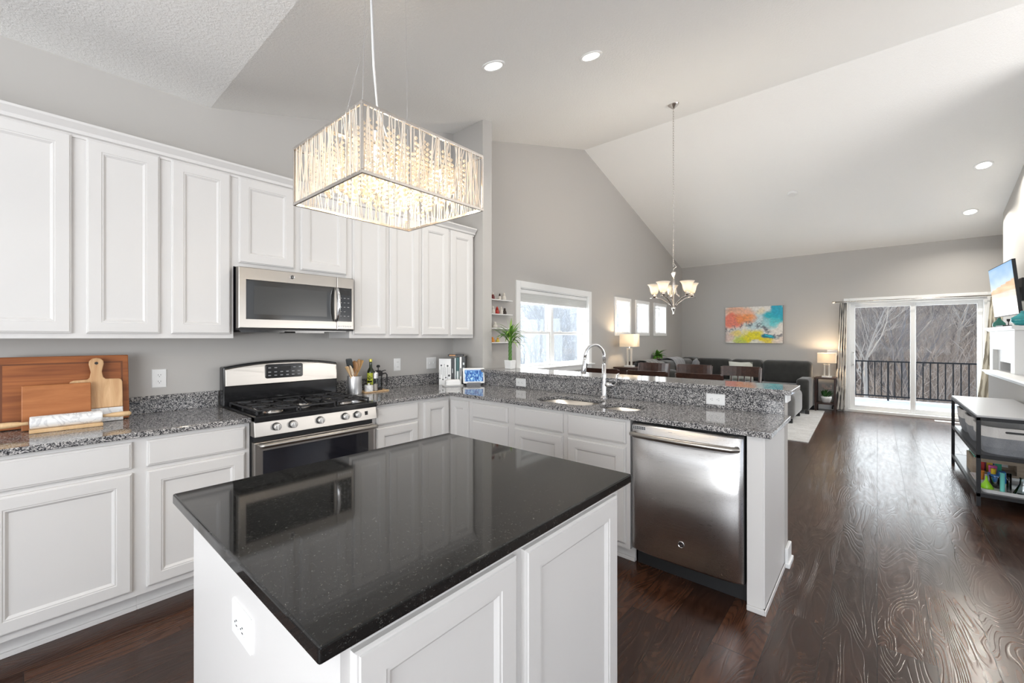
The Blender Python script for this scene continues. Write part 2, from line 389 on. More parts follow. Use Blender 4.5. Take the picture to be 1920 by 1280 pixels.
# knee wall with white cap by the stairs
struct(B(4.4, -1.25, 0, 8.25, -1.10, .90).build('wall_knee', wallm))
cap = MB().prism([(-1.27, .90), (-1.285, .925), (-1.30, .935), (-1.30, .955), (-1.05, .955), (-1.05, .935), (-1.065, .925), (-1.08, .90)], 4.4, 8.31, 'x')
struct(cap.build('trim_1', trimw))
def base(name, x0, y0, x1, y1, h=.10): return struct(B(x0, y0, 0, x1, y1, h).build(name, trimw, bevel=.006))
base('baseboard_window', 3.10, YN - .015, XF, YN)
base('baseboard_east', XF - .015, .50, XF, YN - .015); base('baseboard_knee', 4.4, -1.10, 8.25, -1.085)
base('baseboard_chimney', 9.42, -2.0, 9.435, -1.41)
base('baseboard_half', 3.10, .42, 3.115, YN - .015)
struct(MB().box(2.985, .402, 0, 3.118, .42, .115).box(2.975, .392, 0, 3.125, .42, .028).build('baseboard_half_end', trimw, bevel=.004))

# windows
def window(name, a, b, c, d, mull=True, small=False):
    t = bpy.data.objects.new(name, None); COL.objects.link(t); t.location = ((a + b) / 2, YN, c); struct(t)
    cs = .085 if not small else .06
    f = MB()
    f.box(a - cs, YN - .022, c - cs, a, YN + .001, d + cs).box(b, YN - .022, c - cs, b + cs, YN + .001, d + cs).box(a, YN - .022, d, b, YN + .001, d + cs).box(a, YN - .022, c - cs, b, YN + .001, c)
    f.build('casing', trimw, t, bevel=.004)
    j = MB(); e = .012
    j.box(a, YN, c, a + e, YN + .19, d).box(b - e, YN, c, b, YN + .19, d).box(a + e, YN, d - e, b - e, YN + .19, d).box(a + e, YN, c, b - e, YN + .19, c + e)
    j.build('jamb', trimw, t)
    Y = YN + .12
    cells = [(a + e, b - e)] if not mull else [(a + e, (a + b) / 2 - .03), ((a + b) / 2 + .03, b - e)]
    if mull:
        B((a + b) / 2 - .03, Y - .03, c + e, (a + b) / 2 + .03, Y + .05, d - e).build('mullion', trimw, t, bevel=.003)
    for p, q in cells:
        lo, hi = c + e, d - e; w = .038; mz = c + (d - c) * .45
        if small:
            s = MB(); s.box(p, Y, lo, p + w, Y + .03, hi).box(q - w, Y, lo, q, Y + .03, hi).box(p + w, Y, lo, q - w, Y + .03, lo + w).box(p + w, Y, hi - w, q - w, Y + .03, hi)
            s.build('sash', trimw, t, bevel=.003); B(p + w, Y + .012, lo + w, q - w, Y + .018, hi - w).build('pane', glass, t); continue
        for k, (z0, z1, yy) in enumerate(((lo, mz + .02, Y - .02), (mz - .02, hi, Y + .02))):
            s = MB(); s.box(p, yy, z0, p + w, yy + .03, z1).box(q - w, yy, z0, q, yy + .03, z1).box(p + w, yy, z0, q - w, yy + .03, z0 + w).box(p + w, yy, z1 - w, q - w, yy + .03, z1)
            so = s.build('sash', trimw, t, bevel=.003)
            B(p + w, yy + .012, z0 + w, q - w, yy + .018, z1 - w).build('pane', glass, so)
            if k == 0:
                for fx in (.25, .75):
                    x = p + (q - p) * fx; MB().box(x - .025, yy - .005, z1, x + .025, yy + .02, z1 + .012).build('latch', plast, so, bevel=.003)
    return t
w1 = window('window_1', *W1)
for i, s in enumerate(SW): window('window_%d' % (i + 2), *s, mull=False, small=True)
B(4.05, YN - .07, .955, 5.96, YN + .0, .972).build('window_sill', trimw, w1, bevel=.004)
sh = thing('window_shade', 'white cellular shade pulled up at the top of the twin kitchen window', 'blind', (5.0, YN + .04, 1.9))
B(W1[0] + .014, YN + .01, 1.955, W1[1] - .014, YN + .07, 2.005).build('head_rail', trimw, sh, bevel=.006)
m_ = MB()
for k in range(9):
    z = 1.955 - k * .011; m_.box(W1[0] + .018, YN + .012 + (k % 2) * .004, z - .010, W1[1] - .018, YN + .066 - (k % 2) * .004, z)
m_.build('folded_cloth', sheer, sh)
B(W1[0] + .016, YN + .014, 1.835, W1[1] - .016, YN + .064, 1.856).build('bottom_rail', trimw, sh, bevel=.004)
MB().tube([(4.24, YN + .01, 1.95), (4.24, YN + .005, 1.36)], .0015, 5).lathe([(.002, 1.36), (.007, 1.34), (.009, 1.30), (.002, 1.29)], (4.24, YN + .005, 0), 8).build('pull_cord', plast, sh)

# sliding glass door
dr = bpy.data.objects.new('door_1', None); COL.objects.link(dr); dr.location = (XF, -.46, 0); struct(dr)
y0, y1, z0, z1 = D1; X = XF
f = MB(); cs = .075
f.box(X - .022, y0 - cs, 0, X, y0, z1 + cs).box(X - .022, y1, 0, X, y1 + cs, z1 + cs).box(X - .022, y0, z1, X, y1, z1 + cs)
f.build('casing', trimw, dr, bevel=.004)
f = MB(); f.box(X, y0, 0, X + .2, y0 + .03, z1).box(X, y1 - .03, 0, X + .2, y1, z1).box(X, y0 + .03, z1 - .035, X + .2, y1 - .03, z1).box(X - .03, y0, 0, X + .2, y1, .045)
f.build('door_frame', trimw, dr, bevel=.004)
for nm, a, b, xx in (('fixed_panel', y0 + .03, -.45, X + .10), ('sliding_panel', -.50, y1 - .03, X + .055)):
    s = MB(); w = .062
    s.box(xx, a, .045, xx + .035, a + w, z1 - .035).box(xx, b - w, .045, xx + .035, b, z1 - .035).box(xx, a + w, .045, xx + .035, b - w, .045 + .075).box(xx, a + w, z1 - .035 - w, xx + .035, b - w, z1 - .035)
    so = s.build(nm, trimw, dr, bevel=.004)
    B(xx + .014, a + w, .12, xx + .02, b - w, z1 - .035 - w).build('pane', glass, so)
    if nm[0] == 's': MB().box(xx - .035, b - .05, .85, xx - .022, b - .02, 1.12).box(xx - .035, b - .045, .86, xx, b - .025, .89).box(xx - .035, b - .045, 1.08, xx, b - .025, 1.11).build('handle', trimw, so, bevel=.003)

# ---------------------------------------------------------------- kitchen cabinets
def ringpanel(O, U, W_, Nv, w, h, rings, close=True):
    """concentric rectangles: rings=[(inset, depth)]; O = lower corner on the carcass face"""
    O, U, W_, Nv = map(Vector, (O, U, W_, Nv)); rr = []
    for i, d in rings:
        rr.append([O + U * i + W_ * i + Nv * d, O + U * (w - i) + W_ * i + Nv * d, O + U * (w - i) + W_ * (h - i) + Nv * d, O + U * i + W_ * (h - i) + Nv * d])
    return MB().loft(rr)
DOOR = [(0, 0), (0, .012), (.004, .015), (.007, .0155), (.009, .019), (.056, .019), (.058, .0165), (.064, .0165), (.067, .0135), (.074, .008)]
DRAW = [(0, 0), (0, .012), (.004, .015), (.008, .0155), (.011, .019)]
def panel_s(name, x0, x1, z0, z1, Y, parent, rings=DOOR, m=None):   # faces -Y
    return ringpanel((x0, Y, z0), (1, 0, 0), (0, 0, 1), (0, -1, 0), x1 - x0, z1 - z0, rings).build(name, m or white, parent)
def panel_w(name, y0, y1, z0, z1, X, parent, rings=DOOR, m=None):   # faces -X
    return ringpanel((X, y0, z0), (0, 1, 0), (0, 0, 1), (-1, 0, 0), y1 - y0, z1 - z0, rings).build(name, m or white, parent)

YB = 2.77     # base cabinet face frame plane (wall run)
XB = 2.39     # peninsula face plane
DZ = (.733, .863); OZ = (.132, .712)
def base_s(x0, x1, doors, drawers, label, toe=True):
    t = thing('base_cabinet', label, 'cabinet', ((x0 + x1) / 2, YB + .3, 0), group='white base cabinets')
    B(x0, YB, .10, x1, YA - .002, .885).build('carcass', white, t)
    MB().box(x0, YB + .075, 0, x1, YB + .09, .10).box(x0, YB + .062, 0, x1, YB + .075, .022).build('toe_kick', white, t, bevel=.002)
    for a, b in drawers: panel_s('drawer_front', a, b, *DZ, YB, t, DRAW)
    for a, b in doors: panel_s('door', a, b, *OZ, YB, t)
    return t
base_s(-.78, .375, [(-.70, -.165), (-.115, .348)], [(-.70, -.165), (-.115, .348)], 'white base cabinet with drawer and door at the far left, under the cutting boards')
base_s(.375, .862, [(.402, .836)], [(.402, .836)], 'white base cabinet with one drawer and door just left of the stove')
base_s(1.652, 2.075, [(1.68, 2.05)], [(1.68, 2.05)], 'white base cabinet with one drawer and door just right of the stove')
# corner cabinet with folding L door
t = thing('corner_cabinet', 'white corner base cabinet with a folding door in the inner corner', 'cabinet', (2.7, 3.1, 0))
MB().prism([(2.075, YB), (XB, YB), (XB, 2.50), (2.96, 2.50), (2.96, YA - .002), (2.075, YA - .002)], .10, .885, 'z').build('carcass', white, t)
MB().prism([(2.075, YB + .075), (XB + .075, YB + .075), (XB + .075, 2.50), (XB + .09, 2.50), (XB + .09, YB + .09), (2.075, YB + .09)], 0, .10, 'z').build('toe_kick', white, t)
panel_s('door_leaf', 2.106, 2.368, .132, .855, YB, t); panel_w('door_leaf', 2.525, 2.748, .132, .855, XB, t)
def base_w(y0, y1, fronts, label, name='base_cabinet', depth=.57, toe=True):
    t = thing(name, label, 'cabinet', (XB + .28, (y0 + y1) / 2, 0), group='white base cabinets' if name == 'base_cabinet' else None)
    if name == 'sink_cabinet':   # open-topped box, so the bowls hang inside it
        b = MB(); b.box(XB, y0, .10, XB + .02, y1, .885).box(2.94, y0, .10, 2.96, y1, .885).box(XB + .02, y0, .10, 2.94, y0 + .02, .885).box(XB + .02, y1 - .02, .10, 2.94, y1, .885).box(XB + .02, y0 + .02, .10, 2.94, y1 - .02, .12)
        b.build('carcass', white, t)
    else: B(XB, y0, .10, 2.96, y1, .885).build('carcass', white, t)
    MB().box(XB + .075, y0, 0, XB + .09, y1, .10).box(XB + .062, y0, 0, XB + .075, y1, .022).build('toe_kick', white, t, bevel=.002)
    for nm, a, b, c, d, rg in fronts: panel_w(nm, a, b, c, d, XB, t, rg)
    return t
base_w(2.075, 2.50, [('drawer_front', 2.100, 2.475, .733, .850, DRAW), ('drawer_front', 2.100, 2.475, .432, .710, DRAW), ('drawer_front', 2.100, 2.475, .132, .410, DRAW)],
       'white base cabinet of stacked plain drawer fronts between corner and sink cabinets')
base_w(1.125, 2.075, [('drawer_front', 1.604, 2.030, *DZ, DRAW), ('drawer_front', 1.150, 1.565, *DZ, DRAW), ('door', 1.604, 2.030, *OZ, DOOR), ('door', 1.150, 1.565, *OZ, DOOR)],
       'wide white sink cabinet with two false drawers and two doors left of the dishwasher', 'sink_cabinet')
# end panel of the peninsula
t = thing('peninsula_panel', 'white end panel and post closing the peninsula right of the dishwasher', 'cabinet panel', (2.7, .46, 0))
B(2.40, .428, 0, 2.985, .500, .885).build('panel', white, t)
B(2.405, .4215, .03, 2.985, .428, .885).build('skin', white, t)
MB().box(2.388, .414, 0, 2.975, .4215, .028).box(2.388, .4215, 0, 2.40, .500, .028).build('shoe_molding', white, t, bevel=.004)

# upper cabinets
YU = 3.065
def upper(x0, x1, z0, doors, label, name='wall_cabinet'):
    t = thing(name, label, 'cabinet', ((x0 + x1) / 2, YU + .15, z0), group='white wall cabinets')
    B(x0, YU, z0, x1, YA, 2.425).build('carcass', white, t)
    for a, b in doors: panel_s('door', a, b, z0 + .026, 2.395, YU, t)
    return t
upper(-.79, .184, 1.372, [(-.76, -.33), (-.29, .158)], 'white wall cabinet at the far left, with the widest door')
upper(.184, .863, 1.372, [(.209, .502), (.552, .845)], 'two-door white wall cabinet just left of the microwave')
upper(.863, 1.635, 1.825, [(.890, 1.226), (1.270, 1.608)], 'short white wall cabinet directly above the microwave')
upper(1.635, 2.295, 1.372, [(1.660, 1.947), (1.984, 2.278)], 'two-door white wall cabinet just right of the microwave')
upper(2.295, 2.95, 1.372, [(2.313, 2.618), (2.645, 2.932)], 'two-door white wall cabinet at the right end, against the stub wall')
cm = MB()
pr = [(YU + .0, 2.385), (YU - .008, 2.385), (YU - .010, 2.398), (YU - .024, 2.402), (YU - .028, 2.418), (YU - .046, 2.438), (YU - .052, 2.444), (YU - .052, 2.456), (YU, 2.456)]
cm.prism(pr, -.79, 2.955, 'x')
tag(cm.build('crown_molding', white, smooth='auto'), 'long white crown molding along the top of the wall cabinets', 'molding')

# ---------------------------------------------------------------- granite worktops
CH = .914
t = thing('worktop', 'speckled grey granite worktop left of the stove', 'countertop', (0, YB, CH))
B(-.80, 2.735, .885, .862, YA, CH).build('slab', gran, t, bevel=.004)
tag(B(-.80, YA - .022, CH, .862, YA, 1.018).build('backsplash', gran, bevel=.002), 'low speckled granite backsplash strip left of the stove', 'backsplash')
t = thing('worktop', 'L-shaped speckled grey granite worktop holding the sink', 'countertop', (2.6, 2.2, CH))
slab = MB().prism([(1.652, 2.735), (XB - .030, 2.735), (XB - .030, .386), (2.965, .386), (2.965, YA), (1.652, YA)], .885, CH, 'z').build('slab', gran, t)
def rrect(x0, x1, y0, y1, r, z, n=6):
    pts = []
    for cx, cy, a0 in ((x1 - r, y1 - r, 0), (x0 + r, y1 - r, 90), (x0 + r, y0 + r, 180), (x1 - r, y0 + r, 270)):
        for k in range(n + 1):
            a = R(a0 + 90 * k / n); pts.append((cx + r * math.cos(a), cy + r * math.sin(a), z))
    return pts
BOWLS = [(2.475, 2.815, 1.475, 1.955, .12), (2.475, 2.765, 1.145, 1.425, .10)]
cs_ = []
for x0, x1, y0, y1, r in BOWLS:
    cs_.append(MB().loft([rrect(x0, x1, y0, y1, r, .87), rrect(x0, x1, y0, y1, r, .93)]).build('c', gran))
slab.parent = None; slab.location = (2.6, 2.2, CH); bpy.context.view_layer.update()
cut(slab, cs_); slab.parent = t; slab.location = (0, 0, 0)
k = slab.modifiers.new('bevel', 'BEVEL'); k.width = .0035; k.segments = 2; k.limit_method = 'ANGLE'; k.angle_limit = R(40)
tag(B(1.652, YA - .022, CH, 2.965, YA, 1.018).build('backsplash', gran, bevel=.002), 'low speckled granite backsplash strip right of the stove', 'backsplash')
tag(B(2.966, .422, CH, 2.989, 3.366, 1.038).build('backsplash', gran, bevel=.001), 'tall granite backsplash behind the sink, under the bar top', 'backsplash')
t = thing('bar_top', 'raised speckled granite bar top along the peninsula', 'countertop', (3.1, 1.6, 1.04))
MB().prism([(2.925, .378), (3.300, .378), (3.300, 2.945), (2.925, 2.945)], 1.038, 1.067, 'z').build('slab', gran, t, bevel=.004)
MB().box(2.98, .405, .985, 3.112, .42, 1.037).build('end_cap', trimw, t, bevel=.004)
# sink
sk = thing('sink', 'stainless steel double-bowl sink set under the granite', 'sink', (2.64, 1.55, .70))
for x0, x1, y0, y1, r in BOWLS:
    m_ = MB(); rg = [rrect(x0 - .012, x1 + .012, y0 - .012, y1 + .012, r + .012, .884), rrect(x0 + .004, x1 - .004, y0 + .004, y1 - .004, r, .884), rrect(x0 + .012, x1 - .012, y0 + .012, y1 - .012, r - .01, .74), rrect(x0 + .045, x1 - .045, y0 + .045, y1 - .045, r - .035, .712)]
    m_.loft(rg, True, False); n = len(rg[0]); m_.f.append(tuple(3 * n + j for j in range(n)))
    bo = m_.build('bowl', steelx, sk, smooth=True)
    cx, cy = (x0 + x1) / 2, (y0 + y1) / 2
    MB().lathe([(.045, .713), (.045, .717), (.034, .718), (.03, .714), (.004, .714)], (cx, cy, 0), 20).build('drain', chrome, bo, smooth=True)
# faucet
fx, fy = 2.895, 1.575
fa = thing('faucet', 'tall chrome gooseneck faucet with pull-down spray head behind the sink', 'faucet', (fx, fy, CH))
MB().lathe([(.031, CH), (.031, CH + .006), (.024, CH + .012), (.019, CH + .03), (.021, CH + .10), (.017, CH + .12), (.0155, CH + .16), (.0135, CH + .26)], (fx, fy, 0), 24).build('body', chrome, fa, smooth=True)
dirv = Vector((-.62, .30, 0)).normalized()
pts = [Vector((fx, fy, CH + .25)), Vector((fx, fy, 1.235))]
for k in range(1, 15):
    a = PI * k / 15; rr_ = .085
    pts.append(Vector((fx, fy, 1.235)) + dirv * (rr_ - rr_ * math.cos(a)) + Vector((0, 0, rr_ * 1.02 * math.sin(a))))
end = pts[-1]
pts.append(end + dirv * .004 + Vector((0, 0, -.03)))
MB().tube(pts, .0115, 14).build('spout', chrome, fa, smooth=True)
e2 = pts[-1]; dn = (dirv * .12 + Vector((0, 0, -1))).normalized()
MB().tube([e2, e2 + dn * .02, e2 + dn * .05, e2 + dn * .11, e2 + dn * .118], [.0125, .0135, .0165, .021, .017], 16).build('spray_head', chrome, fa, smooth=True)
q = e2 + dn * .06 + Vector((.012, -.012, 0))
MB().bar(q + dn * -.02, q + dn * .02, .009, .012).build('spray_button', blackm, fa, bevel=.002)
h0 = Vector((fx, fy, CH + .105)); hd = Vector((.12, -1, 0)).normalized()
MB().tube([h0, h0 + hd * .03, h0 + hd * .062], [.017, .019, .015], 16).build('valve', chrome, fa, smooth=True)
hp = [h0 + hd * .062, h0 + hd * .085 + Vector((0, 0, -.004)), h0 + hd * .098 + Vector((0, 0, .02)), h0 + hd * .098 + Vector((0, 0, .055)), h0 + hd * .103 + Vector((0, 0, .082)), h0 + hd * .118 + Vector((0, 0, .088))]
MB().tube(hp, [.009, .0065, .006, .0055, .005, .004], 10).build('lever', chrome, fa, smooth=True)

# ---------------------------------------------------------------- island
isl = thing('kitchen_island', 'white kitchen island cabinet with two doors under the black top', 'island', (.82, 1.1, 0))
ix0, ix1, iy0, iy1 = .335, 1.297, .657, 1.555
B(ix0, iy0, 0, ix1, iy1, .884).build('body', white, isl)
for a, b in ((.352, .762), (.792, 1.268)): panel_s('door', a, b, .11, .862, iy0, isl)
tag(MB().prism([(.288, .630), (1.350, .630), (1.350, 1.577), (.288, 1.577)], .884, CH, 'z').build('island_top', bgran, bevel=.005, seg=3), 'polished black granite top on the kitchen island', 'countertop')

# outlets and switches
def plate(label, loc, face='s', kind='outlet', w=.072, h=.115, group='white wall outlets and switches', horiz=False):
    """built facing -Y at origin, then turned"""
    t = thing('outlet' if 'outlet' in kind else 'light_switch', label, 'outlet' if 'outlet' in kind else 'switch', (0, 0, 0), group=group)
    if horiz: w, h = h, w
    MB().loft([[(-w / 2, 0, -h / 2), (w / 2, 0, -h / 2), (w / 2, 0, h / 2), (-w / 2, 0, h / 2)], [(-w / 2, -.003, -h / 2), (w / 2, -.003, -h / 2), (w / 2, -.003, h / 2), (-w / 2, -.003, h / 2)],
               [(-w / 2 + .004, -.006, -h / 2 + .004), (w / 2 - .004, -.006, -h / 2 + .004), (w / 2 - .004, -.006, h / 2 - .004), (-w / 2 + .004, -.006, h / 2 - .004)]]).build('cover_plate', plast, t)
    def tr(p, q): return (q, p) if horiz else (p, q)
    if kind == 'outlet':
        for s in (-1, 1):
            c = s * .020; m = MB(); rr_ = []
            for dd in (-.006, -.008):
                ring = []
                for k in range(16):
                    a = 2 * PI * k / 16; px, pz = .0165 * math.cos(a), max(-.0135, min(.0135, .0165 * math.sin(a)))
                    u_, v_ = tr(px, c + pz); ring.append((u_, dd, v_))
                rr_.append(ring)
            so = m.loft(rr_).build('socket', plast, t)
            for px, hh in ((-.006, .008), (.006, .0065)):
                u_, v_ = tr(px, c + .002); a_, b_ = tr(.001, hh / 2)
                B(u_ - a_, -.0086, v_ - b_, u_ + a_, -.008, v_ + b_).build('slot', blackm, so)
            u_, v_ = tr(0, c - .008); MB().lathe([(.0022, -.0086), (.0022, -.008)], (u_, 0, v_), 8, 'y').build('slot', blackm, so)
    elif kind == 'gfci_outlet' or kind == 'rocker':
        B(-.0165, -.009, -.034, .0165, -.006, .034).build('insert', plast, t, bevel=.001)
        if kind == 'gfci_outlet':
            for s in (-1, 1):
                for px in (-.006, .006): B(px - .001, -.0095, s * .022 - .004, px + .001, -.009, s * .022 + .004).build('slot', blackm, t)
            for s in (-1, 1): B(-.009, -.0105, s * .006 - .0035, .009, -.009, s * .006 + .0035).build('button', plast, t, bevel=.0005)
    elif kind == 'toggles':
        n = 2
        for k in range(n):
            x = (k - (n - 1) / 2) * .046
            MB().loft([[(x - .005, -.006, -.012), (x + .005, -.006, -.012), (x + .005, -.006, .012), (x - .005, -.006, .012)], [(x - .004, -.014, .002), (x + .004, -.014, .002), (x + .004, -.013, .010), (x - .004, -.013, .010)]]).build('toggle', plast, t)
    t.location = loc; t.rotation_euler = (0, 0, {'s': 0, 'w': -R(90)}[face])
    return t
plate('white double socket outlet on the wall left of the stove', (.554, YA, 1.122), group='white wall outlets')
plate('white upright outlet on the wall behind the oil bottle and press', (2.282, YA, 1.125), kind='gfci_outlet', group='white wall outlets')
plate('wide white double switch plate on the wall beside the cookbooks', (2.681, YA, 1.12), kind='toggles', w=.118)
plate('sideways white outlet in the granite near the corner', (2.966, 2.457, .968), 'w', horiz=True, group='white wall outlets')
plate('sideways white outlet in the granite above the dishwasher', (2.966, .802, .972), 'w', horiz=True, group='white wall outlets')
plate('large white outlet plate on the side of the island', (ix0, 1.12, .706), 'w', w=.080, h=.125, horiz=True)
plate('wide white switch plate on the far wall above the table lamp', (XF, .63, 1.085), 'w', 'toggles', w=.20)

# ---------------------------------------------------------------- stove
rg_ = thing('stove', 'stainless steel gas stove with black cooktop and arched back panel', 'stove', (1.257, 3.0, 0))
x0, x1 = .866, 1.648; xc = (x0 + x1) / 2
B(x0, 2.775, .05, x1, 3.36, .895).build('body', blackm, rg_)
# cooktop tray
MB().loft([[(x0, 2.70, .893), (x1, 2.70, .893), (x1, 3.30, .893), (x0, 3.30, .893)], [(x0, 2.70, .918), (x1, 2.70, .918), (x1, 3.30, .918), (x0, 3.30, .918)],
           [(x0 + .02, 2.725, .922), (x1 - .02, 2.725, .922), (x1 - .02, 3.28, .922), (x0 + .02, 3.28, .922)], [(x0 + .03, 2.74, .914), (x1 - .03, 2.74, .914), (x1 - .03, 3.27, .914), (x0 + .03, 3.27, .914)]]).build('cooktop', black, rg_)
# arched back guard
def arch(z0, za, zc, ins, ya, yb, m, name, bev=.004):
    pts = [(x0 + ins, z0), (x1 - ins, z0)]
    for k in range(17):
        f_ = k / 16; x = x1 - ins + (x0 - x1 + 2 * ins) * f_; q = 2 * f_ - 1
        pts.append((x, za + (zc - za) * (1 - abs(q) ** 2.2)))
    return MB().prism(pts, ya, yb, 'y').build(name, m, rg_, bevel=bev)
arch(.915, 1.178, 1.212, 0, 3.285, 3.365, black, 'back_guard', .008)
a = MB().loft([[(x0 + .008, 3.284, 1.045), (x1 - .008, 3.284, 1.045)] + [(x1 - .008 + (x0 - x1 + .016) * k / 16, 3.284, 1.168 + .034 * (1 - abs(2 * k / 16 - 1) ** 2.2)) for k in range(17)],
               [(x0 + .010, 3.266, 1.050), (x1 - .010, 3.266, 1.050)] + [(x1 - .010 + (x0 - x1 + .020) * k / 16, 3.272, 1.162 + .034 * (1 - abs(2 * k / 16 - 1) ** 2.2)) for k in range(17)]])
a.build('steel_panel', steelx, rg_, bevel=.003)
cp = MB().loft([[(px, 3.268, py) for px, py, _ in rrect(1.116, 1.374, 1.086, 1.186, .014, 0)], [(px, 3.260, py) for px, py, _ in rrect(1.119, 1.371, 1.089, 1.183, .012, 0)]]).build('control_display', black, rg_)
MB().box(1.205, 3.259, 1.142, 1.285, 3.2605, 1.168).build('clock_window', blackm, cp)
greym = mat('grey_marking', (.35, .35, .36), .5)
for k in range(6):
    for z in (1.104, 1.128): B(1.133 + k * .040, 3.2592, z, 1.151 + k * .040, 3.262, z + .006).build('button_mark', greym, cp)
for k in (0, 1, 4.2, 5.2): B(1.133 + k * .040, 3.2592, 1.158, 1.151 + k * .040, 3.262, 1.164).build('button_mark', greym, cp)
# front control strip, knobs
fr = MB().prism([(2.712, .893), (2.775, .893), (2.775, .800), (2.698, .800)], x0, x1, 'x').build('front_strip', steelx, rg_, bevel=.003)
B(x0, 2.695, .884, x1, 2.76, .920).build('front_rim', black, rg_, bevel=.006)
knm = mat('silver_knob', (.78, .77, .75), .25, .7)
for kx in (.985, 1.078, 1.245, 1.414, 1.500):
    c = (kx, 2.700, .848); k_ = MB().lathe([(.023, .010), (.023, -.002), (.021, -.004)], c, 24, 'y').build('knob_base', blackm, rg_, smooth='auto')
    MB().lathe([(.020, -.002), (.020, -.022), (.017, -.026), (.003, -.027)], c, 24, 'y').build('knob', knm, rg_, smooth='auto', bevel=.001)
    MB().box(kx - .0045, 2.664, .830, kx + .0045, 2.674, .866).build('knob_grip', knm, rg_, bevel=.003)
MB().box(1.560, 2.7005, .836, 1.578, 2.703, .862).build('badge', blackm, rg_)
# oven door
B(x0 + .006, 2.725, .20, x1 - .006, 2.775, .765).build('oven_door', steelx, rg_, bevel=.006)
ovg = mat('oven_glass', (.012, .012, .016), .06, spec=.7)
B(x0 + .052, 2.722, .27, x1 - .052, 2.728, .712).build('oven_window', ovg, rg_, bevel=.002)
B(x0 + .01, 2.745, .765, x1 - .01, 2.775, .800).build('vent_gap', blackm, rg_)
MB().tube([(x0 + .02, 2.672, .752), (x0 + .04, 2.662, .754), (xc, 2.650, .756), (x1 - .04, 2.662, .754), (x1 - .02, 2.672, .752)], .0155, 14).build('oven_handle', steelx, rg_, smooth=True)
for hx in (x0 + .035, x1 - .035): MB().tube([(hx, 2.668, .753), (hx, 2.728, .748)], .012, 10).build('handle_post', steelx, rg_, smooth=True)
B(x0 + .006, 2.728, .06, x1 - .006, 2.775, .192).build('storage_drawer', steelx, rg_, bevel=.006)
# burners and grates
for bx, by, br_ in ((1.02, 2.86, .045), (1.02, 3.13, .035), (xc, 3.0, .05), (1.49, 2.86, .04), (1.49, 3.13, .04)):
    bu = MB().lathe([(br_ + .012, .914), (br_ + .01, .922), (br_, .924), (br_, .93)], (bx, by, 0), 24).build('burner', nickel, rg_, smooth='auto')
    MB().lathe([(br_ - .006, .930), (br_ - .004, .937), (br_ - .01, .941), (.004, .942)], (bx, by, 0), 24).build('burner_cap', iron, bu, smooth='auto')
def grate(ax, bx, mid=None):
    m = MB(); zt = .948; w = .011
    m.box(ax, 2.755, zt - w, bx, 2.755 + w, zt).box(ax, 3.245, zt - w, bx, 3.256, zt).box(ax, 2.766, zt - w, ax + w, 3.245, zt).box(bx - w, 2.766, zt - w, bx, 3.245, zt)
    for fx_ in (ax, bx - w):
        for fy_ in (2.755, 3.0, 3.245): m.box(fx_, fy_, .915, fx_ + w, fy_ + w, zt - w)
    cx = (ax + bx) / 2
    m.box(ax + w, 2.995, zt - w, bx - w, 3.006, zt)
    for cy in ((2.86, 3.13) if mid is None else (3.0,)):
        r_in, n = .028, 6 if mid is None else 8
        for k in range(n):
            a = 2 * PI * (k + .5) / n; L = .105
            px, py = cx + L * math.cos(a), cy + L * math.sin(a) * (1 if mid is None else 1.7)
            px = min(max(px, ax + .006), bx - .006); py = min(max(py, 2.762), 3.25)
            m.bar((cx + r_in * math.cos(a), cy + r_in * math.sin(a), zt + .0), (px, py, zt - .002), .010, .012)
        if mid is None:  # arched ring round the burner
            ring = [(cx + .085 * math.cos(2 * PI * k / 24), cy + .085 * math.sin(2 * PI * k / 24), zt - .004) for k in range(25)]
            m.tube(ring, .0055, 6)
    return m.build('grate', iron, rg_, bevel=.0025)
grate(.893, 1.130); grate(1.140, 1.374, 1); grate(1.384, 1.621)

# ---------------------------------------------------------------- microwave
mw = thing('microwave', 'stainless steel microwave with black window hung above the stove', 'microwave', (1.25, 3.15, 1.42))
x0, x1, z0, z1 = .870, 1.628, 1.418, 1.822
B(x0 + .003, 3.035, z0 + .008, x1 - .003, 3.385, z1).build('housing', darkmetal, mw, bevel=.002)
def ringframe(m, X0, X1, Z0, Z1, a, b, c, d, ya, yb):  # outer rect, inner rect, front ya..yb
    o = [(X0, Z0), (X1, Z0), (X1, Z1), (X0, Z1)]; i = [(a, c), (b, c), (b, d), (a, d)]
    r = [[(p[0], yb, p[1]) for p in o], [(p[0], ya + .004, p[1]) for p in o], [(p[0] + (.004 if p[0] == X0 else -.004), ya, p[1] + (.004 if p[1] == Z0 else -.004)) for p in o], [(p[0], ya, p[1]) for p in i], [(p[0], yb, p[1]) for p in i]]
    return m.loft(r, True, False)
ringframe(MB(), x0, 1.497, z0 + .018, z1 - .004, .910, 1.478, 1.492, 1.742, 2.985, 3.036).build('door_frame', steelx, mw)
mwg = mat('microwave_glass', (.035, .034, .032), .07, spec=.7)
MB().prism([(p[0], p[2]) for p in [(px, 0, py) for px, py, _ in rrect(.911, 1.477, 1.493, 1.741, .010, 0)]], 2.990, 3.03, 'y').build('door_window', mwg, mw)
mwi = mat('microwave_mesh', (.045, .045, .043), .2)
B(.955, 2.9893, 1.525, 1.425, 2.9899, 1.706).build('window_mesh', mwi, mw)
ringframe(MB(), 1.499, x1, z0 + .018, z1 - .004, 1.503, 1.612, 1.494, 1.742, 2.985, 3.036).build('control_frame', steelx, mw)
cpn = B(1.503, 2.988, 1.494, 1.612, 3.03, 1.742).build('control_panel', black, mw)
B(1.518, 2.9872, 1.690, 1.598, 2.988, 1.722).build('clock_display', blackm, cpn)
